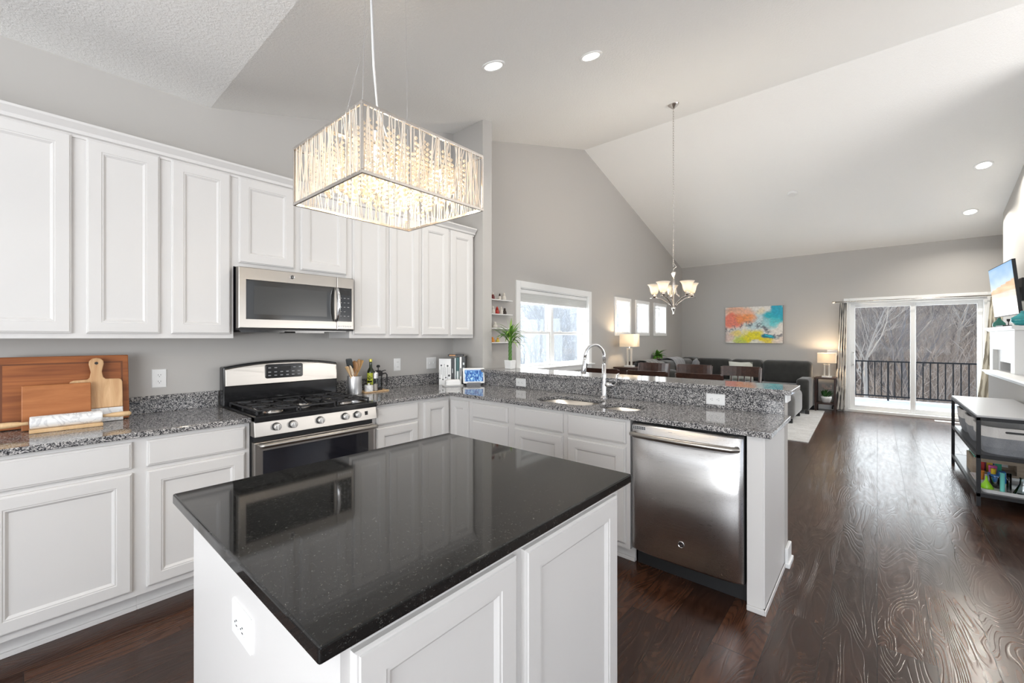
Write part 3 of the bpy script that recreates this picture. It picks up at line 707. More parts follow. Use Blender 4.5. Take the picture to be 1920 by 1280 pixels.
for r_ in range(5):
    for c_ in range(3):
        if r_ == 3 and c_ == 2: continue
        B(1.522 + c_ * .029, 2.9872, 1.655 - r_ * .033 + .009, 1.535 + c_ * .029, 2.988, 1.655 - r_ * .033 + .014).build('key_mark', greym, cpn)
litm = mat('pale_marking', (.6, .6, .6), .5)
for k in range(6): B(1.506 + k * .018, 2.9845, 1.452, 1.518 + k * .018, 2.9855, 1.464).build('key_mark', litm, mw)
# bowed handle
hx = 1.487
MB().tube([(hx, 2.984, 1.735), (hx, 2.955, 1.725), (hx, 2.938, 1.68), (hx, 2.932, 1.617), (hx, 2.938, 1.555), (hx, 2.955, 1.508), (hx, 2.984, 1.498)], [.009, .0105, .0115, .012, .0115, .0105, .009], 14).build('handle', chrome, mw, smooth=True)
def emblem(loc, face, parent, r=.014):
    """round badge with linked script letters"""
    e = bpy.data.objects.new('emblem', None); COL.objects.link(e); e.parent = parent
    e.location = Vector(loc) - gl(parent); e.rotation_euler = (0, 0, 0 if face == 's' else -R(90))
    MB().lathe([(r, 0), (r, -.002), (r * .93, -.003), (r * .85, -.0022), (r * .1, -.0022)], (0, 0, 0), 28, 'y').build('disc', chrome, e, smooth='auto', w=False)
    MB().lathe([(r * .8, -.0022), (r * .8, -.0027), (r * .1, -.0027)], (0, 0, 0), 24, 'y').build('disc_face', darkmetal, e, w=False)
    c = bpy.data.curves.new('letters', 'FONT'); c.body = 'GE'; c.size = r * .95; c.align_x = 'CENTER'; c.align_y = 'CENTER'; c.shear = .25; c.extrude = .0003; c.space_character = .85
    to_mesh(c, 'letters', chrome, e, (0, -.0030, 0), FACE_S)
emblem((1.186, 2.985, 1.783), 's', mw)
MB().box(x0 + .01, 3.0, z0, x1 - .05, 3.36, z0 + .010).box(x0 + .02, 3.02, z0 - .008, 1.15, 3.2, z0).box(1.22, 3.02, z0 - .010, 1.42, 3.30, z0).build('underside_grille', black, mw)
B(x0, 2.99, z0 + .006, x1, 3.036, z0 + .018).build('vent_strip', blackm, mw)

# ---------------------------------------------------------------- dishwasher
dw = thing('dishwasher', 'stainless steel dishwasher with bar handle under the peninsula worktop', 'dishwasher', (2.6, .81, 0))
ya, yb = .508, 1.112
B(2.405, ya + .004, .11, 2.95, yb - .004, .872).build('tub', blackm, dw)
B(2.47, ya, 0, 2.52, yb, .112).build('kick_plate', blackm, dw)
rings = []
for k in range(25):           # softly bowed steel skin
    y = yb - .004 + (ya - yb + .008) * k / 24; q = 2 * k / 24 - 1
    x = 2.362 + .020 * abs(q) ** 6 - .006 * (1 - q * q)
    rings.append([(2.405, y, .122), (x + .006, y, .122), (x, y, .130), (x - .002, y, .45), (x, y, .862), (x + .008, y, .870), (2.405, y, .870)])
m_ = MB(); m_.loft(rings)
do = m_.build('door_skin', steelz, dw, smooth=True); 
for p in do.data.polygons: p.use_smooth = abs(p.normal.x) > .9 and abs(p.normal.z) < .3
MB().tube([(2.362, yb - .03, .812), (2.335, yb - .022, .812), (2.318, yb - .045, .812), (2.305, (ya + yb) / 2, .812), (2.318, ya + .045, .812), (2.335, ya + .022, .812), (2.362, ya + .03, .812)], [.013, .0145, .0155, .016, .0155, .0145, .013], 16).build('handle', steelx, dw, smooth=True)
emblem((2.3555, .812, .243), 'w', dw, .017)
MB().box(2.361, yb - .095, .838, 2.364, yb - .015, .858).build('vent_badge', litm, dw)
for k in range(7): B(2.3600, yb - .093 + k * .011, .849, 2.3612, yb - .085 + k * .011, .856).build('vent_slot', blackm, dw)
for k in range(7): B(2.3600, yb - .093 + k * .011, .840, 2.3612, yb - .085 + k * .011, .847).build('vent_slot', blackm, dw)
B(2.3560, .862, .846, 2.3575, .884, .849).build('mark', greym, dw)

# ---------------------------------------------------------------- crystal pendant
PX0, PX1, PY0, PY1, PZ0, PZ1 = .622, 1.090, 1.092, 1.536, 1.836, 2.039
pcx, pcy = (PX0 + PX1) / 2, (PY0 + PY1) / 2
pd = thing('pendant_lamp', 'rectangular crystal rod pendant lamp hanging over the island', 'lamp', (pcx, pcy, PZ0))
def frame(m, z, w=.007, h=.010):
    m.box(PX0 - w, PY0 - w, z, PX1 + w, PY0, z + h).box(PX0 - w, PY1, z, PX1 + w, PY1 + w, z + h).box(PX0 - w, PY0, z, PX0, PY1, z + h).box(PX1, PY0, z, PX1 + w, PY1, z + h)
m_ = MB(); frame(m_, PZ0); frame(m_, PZ1 - .010)
for x in (PX0 - .007, PX1):
    for y in (PY0 - .007, PY1): m_.box(x, y, PZ0 + .01, x + .007, y + .007, PZ1 - .01)
m_.box(PX0, pcy - .012, PZ1 - .010, PX1, pcy + .012, PZ1 - .004)
m_.build('frame', nickel, pd, bevel=.001)
rnd = random.Random(4)
def screen(p, q, n):
    m = MB(); p, q = Vector(p), Vector(q); 
    for k in range(n):
        a = (k + .5) / n; jt = rnd.choice((0, .01, -.02, .03, -.05, .06, .09, -.09)) * rnd.uniform(.5, 1.3)
        b = min(.99, max(.01, a + jt)); dd = rnd.uniform(-.004, .004)
        nrm = Vector((-(q - p).y, (q - p).x, 0)).normalized() * dd
        m.tube([p.lerp(q, a) + Vector((0, 0, PZ0 + .006)) + nrm, p.lerp(q, b) + Vector((0, 0, PZ1 - .006)) + nrm], rnd.uniform(.0011, .0019), 5)
    return m
for nm, p, q, n in (('s', (PX0, PY0 - .003, 0), (PX1, PY0 - .003, 0), 64), ('n', (PX0, PY1 + .003, 0), (PX1, PY1 + .003, 0), 56), ('w', (PX0 - .003, PY0, 0), (PX0 - .003, PY1, 0), 64), ('e', (PX1 + .003, PY0, 0), (PX1 + .003, PY1, 0), 56)):
    o = screen(p, q, n).build('rod_screen', rodm, pd); o['label'] = 'crystal rods filling one side of the frame'
bm_ = MB(); crystal = translucent('crystal_bead', (.88, .82, .73), .5)
for i in range(13):
    for j in range(12):
        x = PX0 + .04 + (PX1 - PX0 - .08) * i / 12; y = PY0 + .04 + (PY1 - PY0 - .08) * j / 11
        x += rnd.uniform(-.008, .008); y += rnd.uniform(-.008, .008)
        L = int(rnd.uniform(7, 11))
        zz = PZ1 - .02
        for k in range(L):
            r_ = .0066 if k < L - 1 else .0085
            bm_.lathe([(.001, -r_), (r_, 0), (.001, r_)], (x, y, zz), 6); zz -= .0168
o = bm_.build('crystal_strands', crystal, pd); o['kind'] = 'stuff'
for bx, by in ((.73, 1.20), (.98, 1.20), (.856, 1.314), (.73, 1.43), (.98, 1.43)):
    so = MB().lathe([(.012, PZ1 - .012), (.012, PZ1 - .05), (.008, PZ1 - .055)], (bx, by, 0), 12).build('socket', chrome, pd)
    MB().lathe([(.004, PZ1 - .055), (.010, PZ1 - .065), (.0125, PZ1 - .078), (.009, PZ1 - .095), (.002, PZ1 - .102)], (bx, by, 0), 12).build('bulb', bulbm, so, smooth=True)
    lamp('pendant_bulb_light', 'POINT', (bx + .035, by + .02, PZ1 - .12), 2.5, (1, .80, .55), shadow_soft_size=.02)
for x, y, sx, sy in ((PX0, PY0, -1, -1), (PX1, PY1, 1, 1), (PX0 + .10, PY1 - .10, .2, .2)):
    MB().tube([(x, y, PZ1), (pcx + sx * .185, pcy + sy * .175, 2.905)], .0008, 5).build('suspension_wire', chrome, pd)
cordm = mat('clear_cord', (.62, .62, .62), .4)
MB().tube([(pcx + .01, pcy, PZ1 - .004), (pcx - .02, pcy + .02, 2.14), (pcx - .035, pcy + .03, 2.20), (pcx - .045, pcy + .035, 2.34), (pcx - .06, pcy + .05, 2.905)], [.003, .003, .0032, .0045, .0045], 8).build('power_cord', cordm, pd, smooth=True)
MB().loft([[(pcx + a * .20, pcy + b * .19, z) for a, b in ((-1, -1), (1, -1), (1, 1), (-1, 1))] for z in (2.90, 2.96)]).build('canopy', chrome, pd, bevel=.003)

# ---------------------------------------------------------------- five-arm chandelier
cx, cy = 4.92, 1.785
ch = thing('chandelier', 'brushed nickel chandelier with five frosted bell shades over the dining table', 'chandelier', (cx, cy, 1.62))
MB().lathe([(.001, 4.02), (.015, 4.025), (.055, 4.06), (.062, 4.072), (.062, 4.09)], (cx, cy, 0), 20).build('canopy', nickel, ch, smooth='auto')
m_ = MB(); z = 4.02; k = 0
while z > 2.225:
    a = 0 if k % 2 == 0 else PI / 2; pts = []
    for q in range(13):
        t_ = 2 * PI * q / 12; pts.append((cx + .007 * math.cos(t_) * math.cos(a), cy + .007 * math.cos(t_) * math.sin(a), z - .017 + .017 * math.sin(t_)))
    m_.tube(pts, .0016, 4); z -= .028; k += 1
m_.build('chain', nickel, ch)
MB().tube([(cx, cy, 2.235), (cx + .012, cy - .02, 2.215), (cx + .004, cy - .03, 2.19), (cx, cy, 2.17), (cx, cy, 2.12)], .004, 8).build('hook', nickel, ch, smooth=True)
MB().lathe([(.026, 2.135), (.030, 2.13), (.022, 2.115), (.018, 2.10), (.010, 2.09), (.009, 1.75), (.018, 1.735), (.024, 1.725), (.018, 1.70), (.010, 1.685), (.007, 1.66), (.009, 1.65), (.004, 1.635)], (cx, cy, 0), 18).build('stem', nickel, ch, smooth=True)
for k in range(5):
    a = R(26 + 72 * k); d = Vector((math.cos(a), math.sin(a), 0)); c = Vector((cx, cy, 0))
    arm = MB().tube([c + d * .012 + Vector((0, 0, 1.725)), c + d * .06 + Vector((0, 0, 1.775)), c + d * .13 + Vector((0, 0, 1.825)), c + d * .20 + Vector((0, 0, 1.845)), c + d * .265 + Vector((0, 0, 1.845))], .006, 8).build('arm', nickel, ch, smooth=True)
    MB().tube([c + d * .012 + Vector((0, 0, 2.08)), c + d * .018 + Vector((0, 0, 1.96)), c + d * .045 + Vector((0, 0, 1.88)), c + d * .10 + Vector((0, 0, 1.835))], .004, 6).build('scroll', nickel, arm, smooth=True)
    e = c + d * .215
    MB().lathe([(.012, 1.848), (.024, 1.862), (.020, 1.885), (.012, 1.89)], (e.x, e.y, 0), 16).build('cup', nickel, arm, smooth='auto')
    MB().lathe([(.028, 1.888), (.036, 1.90), (.045, 1.93), (.052, 1.965), (.066, 1.992), (.078, 2.004)], (e.x, e.y, 0), 24, cap=False).build('shade', frost, arm, smooth=True, solid=.003)
    MB().sphere((e.x, e.y, 1.94), .018, 10).build('bulb', bulbm, arm, smooth=True)
    lamp('chandelier_bulb_light', 'POINT', (e.x, e.y, 1.975), 6.5, (1, .86, .68), shadow_soft_size=.02)

# ---------------------------------------------------------------- recessed ceiling lights, smoke detector
def can(x, y, w, label, r=.085):
    slope = .283 if x < 5.75 else -.302; z = ceil_z(x)
    t = thing('recessed_light', label, 'ceiling light', (x, y, z), group='recessed ceiling lights'); t.rotation_euler = (0, -math.atan(slope), 0)
    MB().lathe([(r, .003), (r, -.006), (r - .008, -.009), (r - .022, -.006), (r - .022, -.002)], (0, 0, 0), 32, cap=False).build('trim_ring', trimw, t, smooth='auto', w=False)
    MB().lathe([(r - .021, -.0035), (.004, -.0045)], (0, 0, 0), 32, cap=True).build('lens', canlens, t, w=False)
    lamp('recessed_lamp_light', 'AREA', (x, y, z - .03), w, (1, .95, .86), rot=(0, -math.atan(slope) * .6, 0), shape='DISK', size=.13, spread=R(150))
can(2.18, 2.06, 9, 'lit recessed ceiling light nearer the crystal pendant')
can(2.758, 1.61, 10, 'lit recessed ceiling light toward the ridge, second from the pendant')
can(8.11, -1.04, 24, 'lit recessed ceiling light high at the right edge of the photo', .09)
can(9.255, -1.05, 22, 'lit recessed ceiling light low on the right slope above the television', .09)
t = thing('smoke_detector', 'small round white smoke detector on the far ceiling slope', 'smoke detector', (7.936, 1.011, ceil_z(7.936))); t.rotation_euler = (0, math.atan(.302), 0)
MB().lathe([(.068, .0), (.068, -.012), (.060, -.030), (.045, -.036), (.004, -.036)], (0, 0, 0), 24).build('housing', trimw, t, smooth='auto', w=False)

# ---------------------------------------------------------------- things on the left worktop
def lean(name, label, cat, m, w, h, th, x, ybase, tilt, z=CH, shape=None, group=None, bevel=.004):
    """board built upright in its own frame, leaning back on the wall"""
    t = thing(name, label, cat, (x, ybase, z), group=group); t.rotation_euler = (-tilt, 0, 0)
    o = (MB().prism(shape, -th, 0, 'y') if shape else B(-w / 2, -th, 0, w / 2, 0, h)).build('board', m, t, bevel=bevel, w=False)
    return t, o
t, o = lean('cutting_board', 'large reddish wood cutting board with a juice groove, rearmost on the left worktop', 'cutting board', teak, .50, .362, .030, .148, 3.278, R(7))
gm = mat('groove_shadow', (.16, .05, .016), .5)
g = MB()
for a, b, c, d in ((-.225, .035, .225, .043), (-.225, .319, .225, .327), (-.225, .043, -.217, .319), (.217, .043, .225, .319)): g.box(a, -.0305, b, c, -.0298, d)
g.build('juice_groove', gm, t, w=False)
pts = [(-.105, .0), (.105, .0), (.105, .215), (.10, .228), (.088, .233), (.035, .235), (.027, .245), (.022, .275), (.030, .318), (.028, .335), (.016, .348), (0, .352), (-.016, .348), (-.028, .335), (-.030, .318), (-.022, .275), (-.027, .245), (-.035, .235), (-.088, .233), (-.10, .228), (-.105, .215)]
t, o = lean('paddle_board', 'pale wood paddle board with round handle and white marble foot, behind the small board', 'cutting board', acacia, 0, 0, .016, .262, 3.222, R(7.5), shape=[(-.105, .075), (.105, .075)] + pts[2:])
B(-.105, -.0162, 0, .105, -.0002, .074).build('marble_foot', marb, t, w=False, bevel=.002)
MB().lathe([(.0075, -.0168), (.0075, -.0158)], (0, 0, .322), 14, 'y').build('hanging_hole', blackm, t, w=False)
lean('cutting_board', 'small plain reddish board leaning in front of the paddle board', 'cutting board', cherry, .245, .222, .018, .115, 3.185, R(8.5))
rp = thing('rolling_pin', 'white marble rolling pin with wooden handles lying in front of the boards', 'rolling pin', (.145, 3.10, CH + .045))
MB().lathe([(.006, -.128), (.029, -.126), (.031, -.12), (.031, .12), (.029, .126), (.006, .128)], (.145, 3.10, CH + .048), 28, 'x').build('barrel', marb, rp, smooth='auto')
for s in (-1, 1):
    MB().lathe([(.008, s * .130), (.0085, s * .15), (.012, s * .165), (.0145, s * .20), (.013, s * .235), (.004, s * .243)], (.145, 3.10, CH + .048), 16, 'x').build('handle', maple, rp, smooth=True)
cr = B(.017, 3.062, CH + .0005, .273, 3.138, CH + .018).build('pin_cradle', maple, bevel=.003); tag(cr, 'pale wood cradle under the marble rolling pin', 'stand')

# ---------------------------------------------------------------- things right of the stove
ux, uy = 1.772, 3.235
cr = thing('utensil_crock', 'brushed steel utensil crock right of the stove', 'container', (ux, uy, CH))
MB().loft([[(ux + r_ * math.cos(2 * PI * k / 32), uy + r_ * math.sin(2 * PI * k / 32), z) for k in range(32)] for r_, z in ((.055, CH), (.057, CH + .003), (.057, CH + .148), (.055, CH + .15), (.053, CH + .148), (.053, CH + .02))], True, True).build('body', steelz, cr, smooth='auto')
def utensil(label, base, top, kind, m, hm=None, w=.03, cat='spoon', nm='wooden_spoon', h=.07):
    t = thing(nm, label, cat, base, group='cooking utensils in the steel crock')
    b, tp = Vector(base), Vector(top); d = (tp - b).normalized(); L = (tp - b).length
    MB().tube([b, b + d * (L - h * .8)], .005, 8).build('handle', hm or m, t, smooth=True)
    s = MB(); side = d.cross(Vector((-.75, -.65, 0))).normalized(); nrm = d.cross(side).normalized(); rings = []
    if kind == 'spoon': prof = [(0, .006), (.15, .012), (.4, w * .5), (.65, w * .5), (.88, w * .36), (1, w * .08)]
    elif kind == 'spatula': prof = [(0, .006), (.1, w * .30), (.22, w * .5), (.9, w * .5), (1, w * .42)]
    else: prof = [(0, .006), (.3, w * .35), (.95, w * .5), (1, w * .46)]
    for f_, r_ in prof:
        c = b + d * (L - h + h * f_); rings.append([c + side * (r_ * math.cos(2 * PI * k / 12)) + nrm * (.0035 * math.sin(2 * PI * k / 12)) for k in range(12)])
    s.loft(rings).build('head', m, t, smooth=True)
zb = CH + .022
utensil('flat pale wooden spatula leaning furthest left in the crock', (ux + .020, uy, zb), (ux - .098, uy - .055, CH + .232), 'turner', maple, w=.030, nm='wooden_spatula', cat='spatula', h=.085)
utensil('light beige wooden spoon leaning left in the crock', (ux + .02, uy - .02, zb), (ux - .070, uy - .055, CH + .240), 'spoon', mat('bleached_wood', (.72, .60, .45), .6), w=.026, h=.09)
utensil('dark grey silicone spatula with wooden handle in the crock', (ux + .012, uy + .02, zb), (ux - .062, uy - .02, CH + .292), 'spatula', mat('grey_silicone', (.05, .055, .056), .5), maple, w=.052, nm='silicone_spatula', cat='spatula', h=.10)
utensil('narrow wooden turner standing behind the center of the crock', (ux + .008, uy + .02, zb), (ux - .022, uy + .032, CH + .262), 'turner', acacia, w=.026, nm='wooden_spatula', cat='spatula', h=.09)
utensil('broad round wooden spoon standing at the center of the crock', (ux, uy + .01, zb), (ux + .010, uy + .02, CH + .272), 'spoon', wood('orange_wood', (.55, .28, .12), (.66, .38, .19), (20, 20, 4)), w=.062, h=.10)
utensil('long wooden spoon leaning right in the crock', (ux - .02, uy, zb), (ux + .058, uy + .03, CH + .284), 'spoon', acacia, w=.036, h=.105)
utensil('orange bamboo spatula leaning furthest right in the crock', (ux - .018, uy + .015, zb), (ux + .092, uy + .05, CH + .272), 'turner', wood('bamboo', (.66, .38, .13), (.75, .47, .2), (20, 20, 4)), w=.036, nm='wooden_spatula', cat='spatula', h=.11)
bx_, by_ = 1.958, 3.265
tray = tag(MB().loft([rrect(bx_ - .115, bx_ + .125, by_ - .062, by_ + .075, .02, z) for z in (CH + .001, CH + .010)]).build('wooden_tray', maple, bevel=.002), 'thin pale wood tray carrying the oil bottle and salt', 'tray')
TZ = CH + .0102
oilm = mat('dark_green_glass', (.012, .022, .006), .06, spec=.7)
ob = thing('oil_bottle', 'dark olive oil bottle with a yellow-green label', 'bottle', (1.952, 3.295, TZ)); o_ = (1.952, 3.295, 0)
MB().lathe([(.026, TZ), (.029, TZ + .004), (.029, TZ + .155), (.026, TZ + .172), (.013, TZ + .195), (.0115, TZ + .235), (.0115, TZ + .245)], o_, 24).build('body', oilm, ob, smooth=True)
MB().lathe([(.0135, TZ + .243), (.0145, TZ + .247), (.0145, TZ + .266), (.012, TZ + .269)], o_, 18).build('cap', mat('gold_cap', (.62, .55, .12), .3, .5), ob, smooth='auto')
lab = MB(); ring = []
for k in range(13):
    a = R(-205 + 130 * k / 12); ring.append((1.952 + .0295 * math.cos(a), 3.295 + .0295 * math.sin(a)))
lab.loft([[(x, y, TZ + .035) for x, y in ring], [(x, y, TZ + .150) for x, y in ring]], False, False)
lb = lab.build('label', mat('lime_label', (.56, .62, .06), .5), ob)
for z0_, z1_, m__ in ((.070, .084, oilm), (.104, .110, oilm)):
    rr2 = [((x - 1.952) * 1.01 + 1.952, (y - 3.295) * 1.01 + 3.295) for x, y in ring[2:-2]]
    MB().loft([[(x, y, TZ + z0_) for x, y in rr2], [(x, y, TZ + z1_) for x, y in rr2]], False, False).build('label_band', m__, lb)
for k_, (z0_, z1_) in enumerate(((.046, .060), (.090, .098), (.118, .124))):
    MB().loft([[(x, y, TZ + z0_) for x, y in rr2[2 + k_:7]], [(x, y, TZ + z1_) for x, y in rr2[3:8 - k_]]], False, False).build('label_mark', oilm, lb) if len(rr2[2 + k_:7]) == len(rr2[3:8 - k_]) else None
ms = thing('marble_salt_cellar', 'round grey marble salt cellar in front of the oil bottle', 'salt cellar', (1.900, 3.235, TZ))
MB().lathe([(.034, TZ), (.036, TZ + .004), (.036, TZ + .050), (.034, TZ + .053), (.004, TZ + .053)], (1.900, 3.235, 0), 28).build('body', marb, ms, smooth='auto')
MB().lathe([(.008, TZ + .053), (.009, TZ + .064), (.006, TZ + .068), (.001, TZ + .069)], (1.900, 3.235, 0), 12).build('knob', marb, ms, smooth=True)
sg = thing('pepper_grinder', 'small glass salt mill with a steel top, on the tray', 'salt mill', (1.957, 3.225, TZ)); c_ = (1.957, 3.225, 0)
MB().lathe([(.020, TZ), (.021, TZ + .003), (.021, TZ + .105), (.0205, TZ + .107)], c_, 20).build('glass_body', clear, sg, smooth='auto')
MB().lathe([(.018, TZ + .003), (.018, TZ + .055), (.002, TZ + .062)], c_, 14).build('pink_salt', mat('pink_salt', (.72, .60, .52), .7), sg, smooth='auto')
MB().lathe([(.0225, TZ + .107), (.0225, TZ + .150), (.018, TZ + .156)], c_, 20).build('steel_top', steelz, sg, smooth='auto')
MB().sphere((1.957, 3.225, TZ + .160), .007, 10).build('knob', chrome, sg, smooth=True)
fp = thing('french_press', 'small glass coffee press with black lid and handle at the back of the tray', 'coffee press', (2.022, 3.290, TZ)); c_ = (2.022, 3.290, 0)
MB().lathe([(.034, TZ + .002), (.034, TZ + .125)], c_, 24, cap=False).build('glass_body', clear, fp, smooth=True)
MB().lathe([(.035, TZ), (.036, TZ + .018), (.034, TZ + .02)], c_, 24).build('base_ring', blackm, fp, smooth='auto')
MB().lathe([(.036, TZ + .118), (.037, TZ + .145), (.034, TZ + .158), (.022, TZ + .165), (.004, TZ + .168)], c_, 24).build('lid', blackm, fp, smooth='auto')
MB().lathe([(.004, TZ + .165), (.004, TZ + .19), (.014, TZ + .194), (.016, TZ + .205), (.010, TZ + .213), (.002, TZ + .214)], c_, 16).build('plunger_knob', blackm, fp, smooth='auto')
MB().tube([(2.056, 3.276, TZ + .135), (2.082, 3.268, TZ + .140), (2.092, 3.264, TZ + .125), (2.092, 3.264, TZ + .04), (2.086, 3.266, TZ + .025)], .006, 8).build('handle', blackm, fp, smooth=True)
MB().tube([(2.040, 3.262, TZ + .160), (2.062, 3.250, TZ + .168), (2.070, 3.246, TZ + .166)], .004, 6).build('spout_lip', blackm, fp, smooth=True)

# ---------------------------------------------------------------- books, butter dish, smart display in the corner
def book(label, x, y, w, th, h, rz, m, spine_marks=(), z=CH):
    """cover closed, spine facing local -Y; w = spine width (x), th = page depth (y)"""
    t = thing('cookbook', label, 'book', (x, y, z), rz, 'cookbooks in the corner of the worktop')
    c = .003
    MB().box(-w / 2, 0, 0, w / 2, c, h).box(-w / 2, 0, 0, -w / 2 + c, th, h).box(w / 2 - c, 0, 0, w / 2, th, h).build('cover', m, t, w=False, bevel=.001)
    B(-w / 2 + c, c, .003, w / 2 - c, th - .004, h - .003).build('pages', pagem, t, w=False)
    for (a, b, c0, d, mm) in spine_marks: B(a * w, -.0006, b * h, c0 * w, 0, d * h).build('spine_print', mm, t, w=False)
    return t
pagem = mat('paper', (.78, .76, .70), .8); bk = mat('black_cover', (.018, .018, .02), .4); wh = mat('white_cover', (.80, .80, .79), .4); tealc = mat('dark_teal_cover', (.02, .09, .09), .4); litc = mat('light_cover', (.66, .70, .70), .4); dk2 = mat('charcoal_cover', (.035, .037, .04), .4)
foodm = mat('food_photo', (.55, .28, .12), .5)
AW = R(-48)
bx0, by0 = 2.712, 3.192
ux_, uy_ = math.cos(AW), math.sin(AW)
t = thing('cookbook', 'white-covered book with black spoons printed on its front, leftmost of the cookbooks', 'book', (bx0, by0, CH), AW, 'cookbooks in the corner of the worktop')
# front cover faces the camera
B(-.075, 0, 0, .040, .004, .255).build('cover', wh, t, w=False, bevel=.001); B(-.073, .004, .003, .037, .020, .252).build('pages', pagem, t, w=False); B(.040, 0, 0, .043, .17, .255).build('spine', wh, t, w=False)
for k, (px, lo, hi, hr) in enumerate(((-.066, .062, .15, .006), (-.052, .10, .19, .008), (-.036, .052, .17, .007), (-.022, .085, .20, .003), (-.008, .07, .17, .007), (.010, .05, .185, .009), (.024, .09, .175, .011))):
    MB().box(px - .0012, -.0007, lo, px + .0012, -.0002, hi).lathe([(hr, -.0008), (hr * .9, -.0002)], (px, 0, hi if k % 2 else lo), 12, 'y').build('printed_spoon', bk, t, w=False)
offs = [(.058, .034, .255, bk, 'thick black cookbook standing beside the spoon-print book', [(-.1, .45, .05, .62, litc)]), (.084, .014, .262, litc, 'thin light grey cookbook between the black and teal ones', []),
        (.108, .030, .268, tealc, 'dark teal cookbook in the middle of the row', [(-.3, .2, .3, .5, litc)]), (.137, .022, .272, wh, 'white-spined cookbook right of the teal one', [(-.2, .3, .2, .6, dk2)]), (.166, .030, .278, dk2, 'charcoal cookbook at the right end of the row', [(-.25, .70, .25, .78, litc), (-.3, .48, .3, .60, litc)])]
for dx_, w_, h_, m__, lab_, marks in offs:
    book(lab_, bx0 + ux_ * dx_, by0 + uy_ * dx_, w_, .19, h_, AW, m__, marks)
tt = thing('cookbook', 'black cookbook with a food picture lying across the top of the row', 'book', (bx0 + ux_ * .098 + .03, by0 + uy_ * .098 + .045, CH + .2795), AW, 'cookbooks in the corner of the worktop')
B(-.075, -.04, .0, .075, .06, .016).build('cover', bk, tt, w=False, bevel=.001); B(-.06, -.0408, .002, .0, -.04, .014).build('food_picture', foodm, tt, w=False)
bd = thing('butter_dish', 'white ceramic butter dish in front of the cookbooks', 'butter dish', (2.690, 3.075, CH), R(-30))
MB().loft([rrect(-.095, .095, -.055, .055, .03, z) for z in (.001, .006)] + [rrect(-.100, .100, -.060, .060, .033, .011)]).build('plate', plast, bd, w=False, bevel=.001)
MB().loft([rrect(-.075, .075, -.040, .040, .02, .012), rrect(-.073, .073, -.038, .038, .02, .045), rrect(-.064, .064, -.030, .030, .018, .060), rrect(-.05, .05, -.018, .018, .012, .063)]).build('cover', plast, bd, w=False, smooth='auto', bevel=.002)
def grid_image(name, W, H, nx, ny, fn, m, parent, fix=lambda u, v: (u, 0, v)):
    vs = [fix((i / nx - .5) * W, (j / ny - .5) * H) for j in range(ny + 1) for i in range(nx + 1)]
    fs = [(j * (nx + 1) + i, j * (nx + 1) + i + 1, (j + 1) * (nx + 1) + i + 1, (j + 1) * (nx + 1) + i) for j in range(ny) for i in range(nx)]
    me = bpy.data.meshes.new(name); me.from_pydata(vs, [], fs); ca = me.color_attributes.new('Col', 'FLOAT_COLOR', 'POINT')
    buf = []
    for j in range(ny + 1):
        for i in range(nx + 1): buf += [*fn(i / nx, j / ny), 1]
    ca.data.foreach_set('color', buf)
    me.materials.append(m); o = bpy.data.objects.new(name, me); COL.objects.link(o); o.parent = parent; return o
from mathutils import noise as mn
def lerp3(a, b, t): t = max(0, min(1, t)); return tuple(a[i] * (1 - t) + b[i] * t for i in range(3))
sd = thing('smart_display', 'white smart display showing a blue picture, near the cookbooks', 'display', (2.855, 2.955, CH), R(-38))
MB().loft([rrect(-.070, .070, -.005, .065, .02, .0), rrect(-.075, .075, -.010, .070, .02, .02), rrect(-.06, .06, .018, .05, .012, .05)]).build('base', greyf, sd, w=False, smooth='auto')
hd_ = bpy.data.objects.new('screen_body', None); COL.objects.link(hd_); hd_.parent = sd; hd_.location = (0, -.004, .02); hd_.rotation_euler = (-R(14), 0, 0)
MB().prism([(a, b) for a, b, _ in rrect(-.105, .105, 0, .150, .012, 0)], 0, .010, 'y').build('bezel', plast, hd_, w=False, bevel=.002)
def fish(u, v):
    n = mn.noise(Vector((u * 16, v * 2.5 + mn.noise(Vector((u * 5, v * 3, 1))) * 2, 0))); n2 = mn.noise(Vector((u * 30, v * 8, 4)))
    if v > .90: return (.32, .47, .72)
    c = lerp3((.01, .05, .28), (.10, .35, .80), .5 + n * .9)
    return lerp3(c, (.55, .85, 1), max(0, (n2 * .5 + n) * 1.8 - .15 + (.22 - abs(v - .45)) * .9))
grid_image('screen', .178, .116, 70, 40, fish, screenm, hd_, lambda u, v: (u, -.0006, v + .076))

